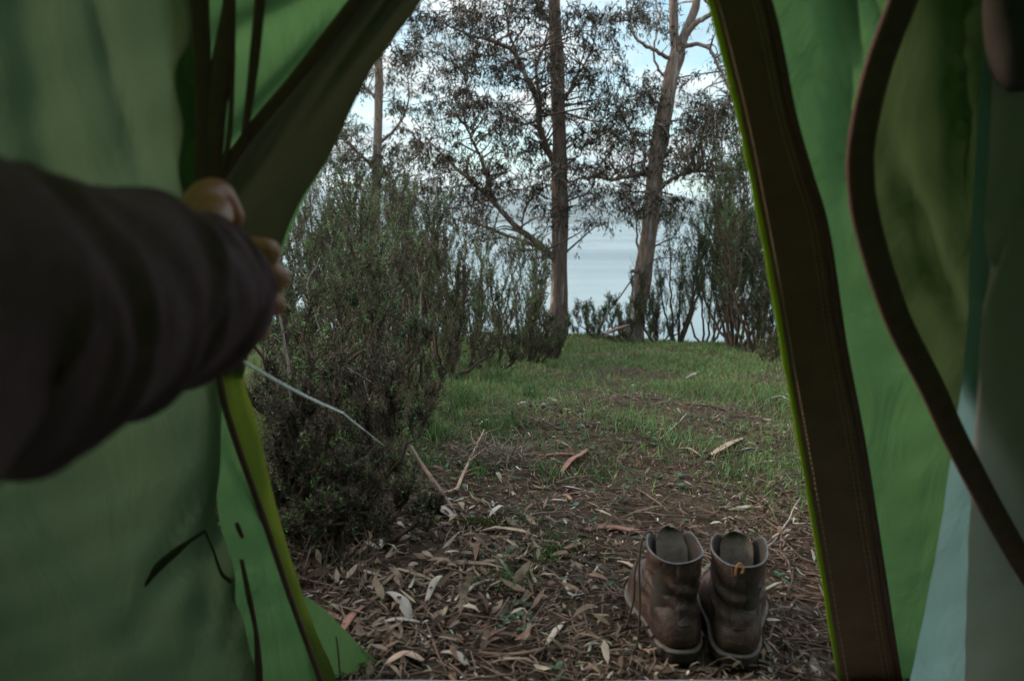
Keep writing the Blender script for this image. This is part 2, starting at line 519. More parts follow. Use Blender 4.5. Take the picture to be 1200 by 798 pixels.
def ridge(name, y0, hfun, depth, x0, x1, n=220, m=None):
    xs = np.linspace(x0, x1, n)
    rows = []
    prof = np.array([-.0, .25, .5, .75, 1.0, .7, 0])
    yy = np.array([0, .12, .3, .5, .7, .85, 1.0]) * depth
    for p, q in zip(prof, yy):
        h = hfun(xs) * p * (1 + (.12 * np.sin(xs / 90 + q) + .08 * np.sin(xs / 37 + q * 2)) * (p < 1))
        rows.append(np.stack([xs, y0 + q + 60 * np.sin(xs / 400 + q), -5.5 + h], -1))
    mb = MB(); mb.add(np.array(rows), grid_faces(7, n))
    return tag(mb.build(name, m or M['hill']), kind='structure')


ridge('far_hills', 4200, lambda x: 70 + 25 * np.sin(x / 600 + 1) + 16 * np.sin(x / 170) + 6 * np.sin(x / 45), 900, -6000, 6000)
ridge('far_mountains', 6000, lambda x: 235 + 95 * np.sin(x / 1500 + 2.4) + 45 * np.sin(x / 520) + 12 * np.sin(x / 110), 1500, -8500, 8500)

# ------------------------------------------------------------------ tent
def Fy(z): return 1.188 - 0.33 * z


def F(px, py, off=0.0):
    """point where the view ray meets the door plane moved off metres inwards"""
    d = ray(px, py)
    t = (1.188 - off - .33 * CAM[2]) / (d[1] + .33 * d[2])
    return CAM + d * t


TA, TH = 1.28, 1.36
def shell_x(z): return TA * np.clip(1 - (np.clip(z, 0, TH) / TH) ** 2.3, 0, 1) ** .5


tent = empty('tent', (0, 0.3, 0), 0, 'green tent seen from inside, its door flap held open on the left', 'tent')


def curve_z(pts, off):
    """pixel polyline (top to bottom) -> function z -> x on the door plane"""
    P = np.array([F(a, b, off) for a, b in pts])
    P = smooth_path(P, 60)
    o = np.argsort(P[:, 2])
    return lambda z: np.interp(z, P[o, 2], P[o, 0])


def zof(py, off=0.0): return F(600, py, off)[2]


def sheet(name, mat, L, Rr, zt, zb, off, nr=60, nc=40, wr=0.006, seed=0, folds=(), parent=tent, bulge=0.0, label=None, calm=None):
    zs = np.linspace(zt, zb, nr)
    xl = L(zs); xr = Rr(zs)
    u = np.linspace(0, 1, nc)
    X = xl[:, None] + (xr - xl)[:, None] * u
    Zz = np.repeat(zs[:, None], nc, 1)
    W = wr * (np.sin(9 * X + 3 * Zz + seed) + .6 * np.sin(21 * X - 8 * Zz + 2 * seed) + .35 * np.sin(43 * X + 17 * Zz + 3 * seed) + .2 * np.sin(70 * Zz - 31 * X + seed))
    for (fx, fz, ang, wd, amp, ln) in folds:     # sharp creases: centre, direction, width, height, length
        ca, sa = math.cos(ang), math.sin(ang)
        a = (X - fx) * ca + (Zz - fz) * sa; bq = -(X - fx) * sa + (Zz - fz) * ca
        W = W + amp * np.exp(-(bq / wd) ** 2) * np.exp(-(a / ln) ** 4)
    W = W + .25 * wr * np.sin(33 * X + 2 * np.sin(5 * Zz) + seed)
    if calm is not None: W = np.where(X < calm(Zz) + .09, W * np.clip((X - calm(Zz) - .012) / .05, 0, 1), W)
    Yy = Fy(Zz) - off - W - bulge * np.sin(np.pi * u)[None]
    mb = MB(); mb.add(np.stack([X, Yy, Zz], -1), grid_faces(nr, nc))
    o = mb.build(name, mat, parent)
    if label: o['label'] = label
    return o


def ribbon(name, mat, pts, off, hw, flat=.35, n=50, parent=tent, col=(.5, .5, .5), seg=8):
    P = smooth_path(np.array([F(a, b, off) for a, b in pts]), n)
    hw = np.asarray(hw, float)
    rr = np.interp(np.linspace(0, 1, n), np.linspace(0, 1, len(np.atleast_1d(hw))), np.atleast_1d(hw))
    mb = MB(); add_tube(mb, P, rr, seg, col, flat=flat, ref=np.array([0, .95, .31]))
    return mb.build(name, mat, parent)


# opening edge on the right, and its dark doubled band
E_R = [(690, -235), (790, -130), (832, 0), (852, 75), (870, 150), (888, 240), (905, 330), (922, 430), (940, 530), (962, 660), (985, 798), (1010, 930)]
B_R = [(700, -260), (840, -150), (897, 0), (925, 130), (945, 200), (965, 270), (985, 400), (1008, 520), (1030, 660), (1052, 798), (1080, 930)]
eR = curve_z(E_R, 0); bR = curve_z(B_R, 0)
eR2 = curve_z(E_R, .012); bR2 = curve_z(B_R, .012)
ztop, zbot = 1.27, 0.0
sheet('front_wall', M['tent'], lambda z: eR(z) + .003, shell_x, 1.30, 0.0, 0.0, 90, 90, .007, 1,
      [(.33, 1.0, -1.0, .010, .028, .12), (.36, .92, -1.3, .008, .024, .16), (.38, .5, -1.3, .010, .02, .14), (.37, .35, -1.0, .008, .016, .1),
       (.39, .76, -1.35, .008, .024, .12), (.31, .95, -.9, .006, .016, .07), (.39, .97, -.9, .006, .016, .06), (.41, .62, -1.5, .009, .02, .12), (.43, .42, -1.45, .006, .014, .1)], calm=bR)
sheet('door_hem', M['hem_brown'], lambda z: eR2(z) + .002, bR2, 1.27, 0.0, .012, 70, 10, .002, 3)
rb = smooth_path(np.array([F(a, b, .006) for a, b in E_R]), 120)
mb = MB(); add_tube(mb, rb, .0042 + .0007 * np.sin(np.arange(120) * .9) * np.sin(np.arange(120) * .23), 8); mb.build('piping', M['piping'], tent)
rb = smooth_path(np.array([F(a + 2, b, .016) for a, b in B_R]), 100)
mb = MB(); add_tube(mb, rb, .006, 8, flat=.5); mb.build('seam_tape', M['webbing'], tent)

# stitch rows on the doubled band
def stitches(pts, off, dx, n=230, col='stitch'):
    P = smooth_path(np.array([F(a + dx, b_, off) for a, b_ in pts]), n * 3)
    mb = MB()
    for i in range(n):
        add_tube(mb, P[i * 3:i * 3 + 3], .0008, 4)
    return mb.build('stitching', M[col], tent)


stitches(E_R, .0175, 9)
stitches(B_R, .0175, -9)
stitches(B_R, .0175, -15)

# inner door zip: a long D-shaped curve, with the inner panel on its right
ZC = [(1120, -260), (1085, -90), (1058, 0), (1032, 70), (1014, 140), (1008, 200), (1018, 270), (1050, 370), (1090, 450), (1120, 515), (1170, 610), (1225, 700), (1320, 830)]
zl = curve_z(ZC, .13)
sheet('inner_panel', M['tent_inner'], zl, lambda z: shell_x(z) * .97, 1.22, .18, .13, 80, 60, .006, 5,
      [(.40, .98, -.8, .007, .012, .1), (.43, .9, -1.25, .006, .014, .12), (.47, .95, -.75, .006, .01, .1), (.44, .74, -1.0, .008, .012, .12), (.5, .66, -.7, .008, .01, .1)])
P = smooth_path(np.array([F(a, b, .165) for a, b in ZC]), 110)
mb = MB(); add_tube(mb, P, .0135, 10, flat=.3, ref=np.array([0, .95, .31]))
zt_ = mb.build('inner_zip', M['webbing'], tent)
mb = MB(); P = smooth_path(P, 700); add_tube(mb, P + np.array([0, -.005, 0]), .0026 + .0014 * (np.arange(700) % 4 < 2), 6); mb.build('zip_coil', M['hem_brown'], zt_)
# pale cloth hanging inside on the far right: single layer on its left edge, doubled beyond
C_L = [(1165, -260), (1156, -60), (1152, 60), (1143, 160), (1136, 280), (1130, 420), (1112, 555), (1098, 640), (1065, 798), (1040, 930)]
cl = curve_z(C_L, .15)
C_D = [(1175, -260), (1166, -60), (1162, 60), (1158, 160), (1152, 280), (1146, 420), (1136, 555), (1132, 640), (1130, 798), (1130, 930)]
cd = curve_z(C_D, .155)
sheet('inner_curtain', M['curtain'], cl, lambda z: cl(z) + .35, 1.15, 0.03, .148, 60, 40, .003, 8, [(.42, .3, 1.45, .006, .01, .2), (.44, .35, 1.5, .005, -.01, .3)])
sheet('curtain_lining', M['curtain_dark'], cd, lambda z: cl(z) + .36, 1.15, 0.03, .157, 60, 40, .003, 9, [(.5, .8, 1.45, .01, .014, .3)])
# rolled tie at the top right
P = smooth_path(np.array([F(1190, -160, .17), F(1184, -60, .17), F(1182, 20, .17), F(1192, 70, .17), F(1215, 92, .17)]), 24)
mb = MB(); add_tube(mb, P, np.interp(np.linspace(0, 1, 24), [0, .6, .85, 1], [.022, .020, .022, .012]), 14, wob=.06)
mb.build('rolled_tie', M['cord_dark'], tent)

# left side: the wall panel left of the hand
S1 = [(150, -260), (215, -120), (226, 0), (228, 100), (235, 210), (247, 330), (256, 440), (262, 520), (266, 600), (284, 700), (306, 798), (330, 930)]
s1 = curve_z(S1, .05)
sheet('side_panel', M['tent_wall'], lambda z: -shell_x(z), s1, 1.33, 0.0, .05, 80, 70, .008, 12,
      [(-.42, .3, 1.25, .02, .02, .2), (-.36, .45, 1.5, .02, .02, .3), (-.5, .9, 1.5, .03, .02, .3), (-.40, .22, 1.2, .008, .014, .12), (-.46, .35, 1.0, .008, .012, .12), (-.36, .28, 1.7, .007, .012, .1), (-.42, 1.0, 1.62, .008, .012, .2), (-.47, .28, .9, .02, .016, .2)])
# upper lit panel and the dark folded hem the hand has gathered
DG = [(640, -300), (560, -180), (430, -15), (352, 85), (300, 147), (258, 205), (262, 245)]
dg = curve_z(DG, .03)
zh = zof(330, .03)
sheet('upper_door', M['tent'], lambda z: s1(z) - .03, lambda z: dg(z) + .006, 1.30, zh, .03, 60, 40, .006, 14,
      [(-.22, .98, .4, .012, .012, .12), (-.16, 1.03, .6, .01, .01, .1), (-.25, .9, .75, .01, .01, .1)])
OE = [(690, -260), (600, -150), (495, 0), (440, 75), (410, 132), (385, 185), (357, 228), (340, 262), (329, 292), (318, 330), (300, 380), (286, 440)]
oe = curve_z(OE, .04)
DG2 = DG[:-1] + [(256, 245), (262, 300), (262, 360), (262, 440)]
dg2 = curve_z(DG2, .04)
sheet('folded_flap', M['hem'], dg2, oe, 1.26, zof(438, .04), .040, 80, 24, .0015, 16, [(-.2, .9, .8, .012, .012, .2), (-.14, .97, .85, .008, -.01, .2)])
P = smooth_path(np.array([F(a, b, .055) for a, b in DG[:-1]]), 60)
mb = MB(); add_tube(mb, P, .0065, 8, flat=.5, ref=np.array([0, .95, .31])); mb.build('seam_tape', M['webbing'], tent)
# thin lit rim of the outer cloth peeking past the fold
RM = [(690, -265), (600, -150), (495, 0), (440, 75), (410, 132), (385, 186), (360, 228), (344, 262), (333, 292), (322, 330)]
rm = curve_z(RM, .03)
sheet('flap_rim', M['tent'], lambda z: oe(z) - .01, lambda z: rm(z) + 0 * z, 1.24, zof(300, .03), .03, 60, 4, .001, 2)
# three dark straps gathered into the hand
for pts, hw in (([(232, -160), (234, 0), (237, 60), (238, 130), (238, 215)], [.0095, .0095, .009, .0085, .010]),
                ([(285, -160), (268, 0), (261, 70), (254, 130), (250, 212)], [.006, .0055, .011, .0105, .008]),
                ([(272, -160), (273, 0), (272, 90), (268, 165), (256, 212)], [.003, .003, .003, .003, .003]),
                ([(322, -160), (305, 0), (299, 60), (292, 120), (285, 165)], [.0055, .0055, .0055, .0045, .0035])):
    ribbon('strap', M['webbing'], pts, .06, hw, .3)
# below the hand: light fold, zip line, olive hem
ZL = [(256, 330), (257, 440), (274, 510), (308, 605), (342, 705), (376, 798), (420, 930)]
zlf = curve_z(ZL, .04)
sheet('door_flap', M['tent'], lambda z: s1(z) - .02, zlf, zof(380, .04), 0.0, .035, 60, 16, .006, 21, [(-.33, .3, 1.9, .012, .02, .15)])
HO = [(284, 380), (285, 440), (300, 490), (316, 560), (340, 650), (368, 735), (395, 798), (440, 930)]
ho = curve_z(HO, .045)
sheet('flap_hem', M['olive'], zlf, ho, zof(400, .045), 0.0, .043, 60, 10, .002, 22, bulge=.006)
P = smooth_path(np.array([F(a, b, .055) for a, b in ZL]), 70)
mb = MB(); add_tube(mb, P, .0048, 8, flat=.6, ref=np.array([0, .95, .31])); mb.build('door_zip', M['webbing'], tent)
ribbon('strap', M['webbing'], [(283, 655), (292, 700), (300, 740), (303, 780), (306, 830)], .075, [.003, .0045, .0035, .006, .0045], .4)
ribbon('strap', M['webbing'], [(277, 612), (280, 620), (284, 630)], .075, [.003, .004, .003], .4)
# shadow of a strap seen through the cloth, built as dark strips on it
ribbon('toggle_shadow', M['hem'], [(170, 686), (186, 664), (204, 648), (222, 634), (240, 622)], .085, [.002, .0065, .006, .003, .003], .5)
ribbon('toggle_loop_shadow', M['hem'], [(240, 622), (250, 645), (260, 672), (272, 682)], .08, [.002, .002, .003, .005], .5)
# ground skirt of the fly spreading out at the lower left
mb = MB()
top = smooth_path(np.array([F(358, 698, 0), F(382, 718, -.01), F(420, 758, -.03), F(462, 798, -.05), F(520, 850, -.06)]), 30)
bot = smooth_path(np.array([F(345, 705, .02), F(360, 760, .02), F(372, 820, .02), F(400, 870, .02), F(430, 905, .02)]), 30)
u = np.linspace(0, 1, 14)[:, None, None]
G = top[None] * (1 - u) + bot[None] * u
G[..., 1] += -.008 * np.sin(G[..., 0] * 60 + G[..., 2] * 20)
G[..., 2] = np.maximum(G[..., 2], .006)
mb.add(G, grid_faces(14, 30)); mb.build('fly_skirt', M['tent'], tent)
ribbon('strap', M['webbing'], [(394, 745), (397, 770), (399, 800)], .03, [.0012, .0016, .0012], .6)

# shell: roof and sides, back wall, floor
th = np.linspace(-1, 1, 49)
zz = TH * (1 - np.abs(th) ** 2.2)
xx = np.sign(th) * shell_x(zz)
ny = 26
G = np.zeros((ny, len(th), 3))
for i in range(ny):
    f = i / (ny - 1)
    yf = Fy(zz) + .002
    G[i, :, 0] = xx; G[i, :, 2] = zz; G[i, :, 1] = yf + (-1.5 - yf) * f
G[..., 2] += -.03 * np.abs(np.sin(np.linspace(0, 1, ny) * np.pi))[:, None] * (zz / TH)[None]
mb = MB(); mb.add(G, grid_faces(ny, len(th))); mb.build('canopy', M['tent'], tent)
mb = MB()
zb = np.linspace(0, TH - .001, 24)
G = np.stack([np.stack([-shell_x(zb) + 2 * shell_x(zb) * q, np.full(24, -1.5), zb], -1) for q in np.linspace(0, 1, 16)], 1)
mb.add(G, grid_faces(24, 16)); mb.build('back_wall', M['tent'], tent)
mb = MB()
fx = np.linspace(-TA + .01, TA - .01, 30); fyv = np.linspace(-1.49, 1.158, 30)
X, Y = np.meshgrid(fx, fyv)
mb.add(np.stack([X, Y, .012 + .004 * np.sin(8 * X) * np.sin(7 * Y)], -1), grid_faces(30, 30)); mb.build('groundsheet', M['groundsheet'], tent)
mb = MB(); add_tube(mb, np.stack([np.linspace(-.3, 1.2, 30), np.full(30, 1.158), .012 + .002 * np.sin(np.linspace(0, 20, 30))], -1), .007, 8)
mb.build('door_sill', M['groundsheet'], tent)

# guy cord running from the flap down into the shrub, with its metal-white runner and kink
mb = MB()
g1 = atd(303, 432, .86); g2 = atd(372, 467, 1.05); g3 = atd(402, 484, 1.15); g4 = atd(426, 503, 1.22)
g0 = F(285, 424, .03)
g0 = g1 - (g3 - g1) * .22
P = np.linspace(g0, g3, 30) + np.array([0, 0, -1.0]) * (.004 * np.sin(np.linspace(0, np.pi, 30)))[:, None]
add_tube(mb, P, .0015, 6)
add_tube(mb, smooth_path(np.array([g3, (g3 + g4) / 2 + np.array([0, 0, -.001]), g4]), 10), .0010, 6)
ge = g4 + (g4 - g3) * 1.2
ge[2] = max(ge[2], float(gz(ge[0], ge[1])))
add_tube(mb, np.linspace(g4, ge, 8), np.linspace(.0006, .0002, 8), 5)
tag(mb.build('guy_rope', M['cord']), 'thin white cord stretched from beneath the hand into the dark shrub', 'cord')

# ------------------------------------------------------------------ person: left arm reaching to the flap
m, nt, out = newmat('skin')
b = N_(nt, 'ShaderNodeBsdfPrincipled'); b.inputs['Roughness'].default_value = .5
tc = N_(nt, 'ShaderNodeTexCoord'); n = N_(nt, 'ShaderNodeTexNoise'); n.inputs['Scale'].default_value = 40; n.inputs['Detail'].default_value = 6
nt.links.new(tc.outputs['Object'], n.inputs['Vector'])
r = ramp(nt, [(.3, (.33, .10, .05)), (.7, (.46, .16, .09))]); nt.links.new(n.outputs[0], r.inputs[0]); nt.links.new(r.outputs[0], b.inputs['Base Color'])
b.inputs['Subsurface Weight'].default_value = .15; b.inputs['Subsurface Scale'].default_value = .01
n2 = N_(nt, 'ShaderNodeTexNoise'); n2.inputs['Scale'].default_value = 220; nt.links.new(tc.outputs['Object'], n2.inputs['Vector'])
bump_on(nt, b, n2.outputs[0], .25, .001)
nt.links.new(b.outputs[0], out.inputs[0])
M['skin'] = m

C = [((-.21, -.10, .50), .095), ((-.28, .08, .55), .093), (atd(-190, 410, .31), .078), (atd(-60, 388, .37), .080), (atd(60, 364, .435), .0765),
     (atd(150, 350, .50), .069), (atd(212, 347, .56), .0625), (atd(243, 345, .60), .0575)]
cp = smooth_path(np.array([np.array(c[0]) for c in C]), 90)
cr_ = np.interp(np.linspace(0, len(C) - 1, 90), range(len(C)), [c[1] for c in C])
person = empty('person', C[0][0], 0, 'person reaching in from the left in a dark sleeve, hand pulling the green flap aside', 'person')
tan = nrm(np.gradient(cp, axis=0))
Rv = nrm(np.cross(tan, np.array([0, 0, 1.0]))); Uv = np.cross(Rv, tan)
nseg = 64
tha = np.linspace(0, 2 * np.pi, nseg, endpoint=False)
s_ = np.linspace(0, 1, 90)[:, None]
rr = cr_[:, None] * np.ones((1, nseg))
fold = .0018 * np.sin(2 * tha[None] + 9 * s_ * 2) + .0014 * np.sin(3 * tha[None] - 31 * s_ + 1) + .0009 * np.sin(5 * tha[None] + 57 * s_)
for k, (s0, ph, tilt, amp, wd) in enumerate([(.50, .5, .03, .006, .012), (.56, 2, .04, .005, .012), (.62, 1.2, .045, .007, .014), (.685, .1, .04, .006, .012), (.74, 2.6, .05, .006, .012),
                                              (.80, .8, .045, .0065, .013), (.86, 1.9, .04, .005, .012), (.91, .2, .03, .004, .01), (.44, 1.1, .03, .006, .014), (.38, 2.1, .03, .006, .014)]):
    c0 = s0 + tilt * np.sin(tha[None] + ph * 2.2) + .01 * np.sin(3 * tha[None] + ph)
    fold = fold + amp * np.exp(-((s_ - c0) / wd) ** 2) * (.55 + .45 * np.sin(tha[None] * 1 + ph * 3))
rr = rr + fold - .002
G = cp[:, None] + Rv[:, None] * (rr * np.cos(tha))[..., None] + Uv[:, None] * (rr * np.sin(tha))[..., None]
# cuff turns in and back inside itself
rings = [G]
for (ds, dr) in ((.004, -.0015), (.005, -.005), (.001, -.009), (-.03, -.012), (-.08, -.012)):
    c = cp[-1] + tan[-1] * ds
    q = (cr_[-1] - .002 + dr)
    rings.append((c + Rv[-1] * (q * np.cos(tha))[:, None] + Uv[-1] * (q * np.sin(tha))[:, None])[None])
G = np.concatenate(rings)
mb = MB(); mb.add(G, grid_faces(len(G), nseg, True))

W0 = cp[-1] + Uv[-1] * .004 + Rv[-1] * -.026 + tan[-1] * -.01
Fh = nrm(tan[-1] * .6 + np.array([.12, 1, .0]) * .8)
Rh = nrm(np.cross(Fh, [0, 0, 1.0])); Uh = np.cross(Rh, Fh)
def H(f, r_, u_): return W0 + Fh * f + Rh * r_ + Uh * u_
hb = MB()
def cap_chain(pts, rad, n=14):
    P = smooth_path(np.array(pts), n)
    r_ = np.interp(np.linspace(0, 1, n), np.linspace(0, 1, len(rad)), rad)
    # rounded ends
    t0 = nrm(P[0] - P[1]); t1 = nrm(P[-1] - P[-2])
    P = np.vstack([P[0] + t0 * r_[0] * .95, P[0] + t0 * r_[0] * .7, P, P[-1] + t1 * r_[-1] * .6, P[-1] + t1 * r_[-1] * .92])
    r_ = np.concatenate([[r_[0] * .2, r_[0] * .7], r_, [r_[-1] * .75, r_[-1] * .3]])
    add_tube(hb, P, r_, 14)
# forearm, wrist
cap_chain([cp[-30], cp[-14], H(0, 0, 0), H(.02, 0, 0)], [.040, .034, .030, .031], 20)
for u0, f0, lp, lm, ld, rad in ((.034, .080, .043, .028, .022, .0115), (.0115, .086, .047, .031, .023, .0120), (-.0115, .083, .044, .029, .022, .0116), (-.034, .074, .036, .023, .020, .0104)):
    wr_ = H(.005, .0, u0 * .35)
    mcp = H(f0, -.004, u0)
    cap_chain([wr_, H(f0 * .55, -.006, u0 * .8), mcp], [.020, .017, .0145], 12)
    pip = mcp + Fh * lp * .45 + Rh * lp * .88 + Uh * -.006
    dip = pip - Fh * lm * .85 + Rh * lm * .45
    tip = dip - Fh * ld * .55 - Rh * ld * .80
    cap_chain([mcp, (mcp + pip) / 2 + Fh * .002, pip, (pip + dip) / 2 + Rh * .001, dip, tip], [rad * 1.15, rad * 1.02, rad * 1.12, rad * .98, rad, rad * .85], 18)
# hypothenar heel, thenar mass and thumb
cap_chain([H(.0, .004, -.018), H(.035, .012, -.045), H(.065, .012, -.050)], [.024, .022, .017], 10)
cap_chain([H(.0, .004, .02), H(.03, .014, .045), H(.052, .014, .060)], [.022, .021, .016], 10)
cap_chain([H(.030, .010, .045), H(.052, .002, .068), H(.076, .004, .076), H(.092, .010, .058)], [.0165, .0145, .0145, .0110], 18)
hand = hb.build('body', M['skin'], person)
rmod = hand.modifiers.new('remesh', 'REMESH'); rmod.mode = 'VOXEL'; rmod.voxel_size = .0024; rmod.use_smooth_shade = True
sm = hand.modifiers.new('smooth', 'SMOOTH'); sm.factor = .5; sm.iterations = 4
sl = mb.build('sleeve', M['sleeve'], person)

# ------------------------------------------------------------------ boots
def mat_leather():
    m, nt, out = newmat('worn_leather')
    b = N_(nt, 'ShaderNodeBsdfPrincipled')
    tc = N_(nt, 'ShaderNodeTexCoord')
    n = N_(nt, 'ShaderNodeTexNoise'); n.inputs['Scale'].default_value = 16; n.inputs['Detail'].default_value = 8; n.inputs['Roughness'].default_value = .6
    nt.links.new(tc.outputs['Object'], n.inputs['Vector'])
    r = ramp(nt, [(.30, (.018, .008, .005)), (.5, (.050, .022, .013)), (.64, (.110, .060, .040)), (.78, (.23, .15, .11))])
    nt.links.new(n.outputs[0], r.inputs[0]); nt.links.new(r.outputs[0], b.inputs['Base Color'])
    r2 = ramp(nt, [(.3, .72), (.7, .5)]); nt.links.new(n.outputs[0], r2.inputs[0]); nt.links.new(r2.outputs[0], b.inputs['Roughness'])
    v = N_(nt, 'ShaderNodeTexVoronoi'); v.inputs['Scale'].default_value = 420
    nt.links.new(tc.outputs['Object'], v.inputs['Vector'])
    n3 = N_(nt, 'ShaderNodeTexNoise'); n3.inputs['Scale'].default_value = 50; n3.inputs['Detail'].default_value = 5; n3.inputs['Distortion'].default_value = 1
    nt.links.new(tc.outputs['Object'], n3.inputs['Vector'])
    ad = N_(nt, 'ShaderNodeMath', operation='MULTIPLY_ADD'); ad.inputs[1].default_value = .25
    nt.links.new(v.outputs[0], ad.inputs[0]); nt.links.new(n3.outputs[0], ad.inputs[2])
    bump_on(nt, b, ad.outputs[0], .9, .004)
    nt.links.new(b.outputs[0], out.inputs[0])
    return m


M['leather'] = mat_leather()
M['lining'] = mat_noise('boot_lining', (0.030, 0.022, 0.018), (0.06, 0.045, 0.036), 60, .85, .4, .002)
M['edge'] = mat_noise('cut_edge', (0.08, 0.075, 0.08), (0.19, 0.185, 0.20), 200, .5, .3, .001)
M['tongue'] = mat_noise('tongue_suede', (0.11, 0.08, 0.066), (0.21, 0.165, 0.14), 70, .85, .4, .002)
M['sole'] = mat_noise('rubber_sole', (0.035, 0.026, 0.022), (0.085, 0.065, 0.055), 30, .7, .5, .003)
M['welt'] = mat_noise('welt', (0.075, 0.055, 0.045), (0.17, 0.14, 0.12), 60, .7, .5, .002)
M['tab'] = mat_noise('tan_tab', (0.28, 0.13, 0.04), (0.42, 0.22, 0.07), 100, .7, .3, .001)

LV = np.array([  # z, back, front, halfwidth, ellipse amount, 
    [.026, .001, .284, .060, 0], [.036, -.006, .288, .063, 0], [.050, -.009, .287, .063, .05], [.066, -.007, .277, .061, .12],
    [.080, -.001, .246, .0570, .3], [.094, .007, .206, .0520, .6], [.108, .012, .172, .0440, .9], [.125, .012, .148, .0440, 1],
    [.145, .010, .134, .0450, 1], [.165, .008, .124, .0470, 1], [.185, .006, .118, .0480, 1], [.215, .004, .116, .0490, 1]])


def boot_ring(z, nth=72, inset=0.0):
    v = [np.interp(z, LV[:, 0], LV[:, i]) for i in range(1, 5)]
    t = np.linspace(0, 2 * np.pi, nth, endpoint=False)
    s = (1 - np.cos(t)) / 2                 # 0 at the back, 1 at the toe
    sn = np.sin(t)
    el = np.abs(sn) ** .92
    ft = np.abs(sn) ** .62 * (.80 - .10 * np.exp(-((s - .33) / .14) ** 2) + .22 * np.exp(-((s - .70) / .2) ** 2))
    hw = np.asarray(v[2]) * (ft * (1 - v[3]) + el * v[3]) - inset * np.abs(sn)
    y = v[0] + inset + (v[1] - v[0] - 2 * inset) * s
    return np.sign(sn) * np.maximum(hw, 0) + .006 * (1 - v[3]) * s, y, t


def rim_z(t, k=0):
    back = np.exp(-(np.minimum(t, 2 * np.pi - t) / .9) ** 2)
    fr = np.abs(t - np.pi)
    horn = np.exp(-((fr - .95) / .5) ** 2)
    notch = np.exp(-(fr / .42) ** 2)
    return .192 - .008 * back + .012 * horn - .045 * notch + .002 * np.sin(3 * t + k)


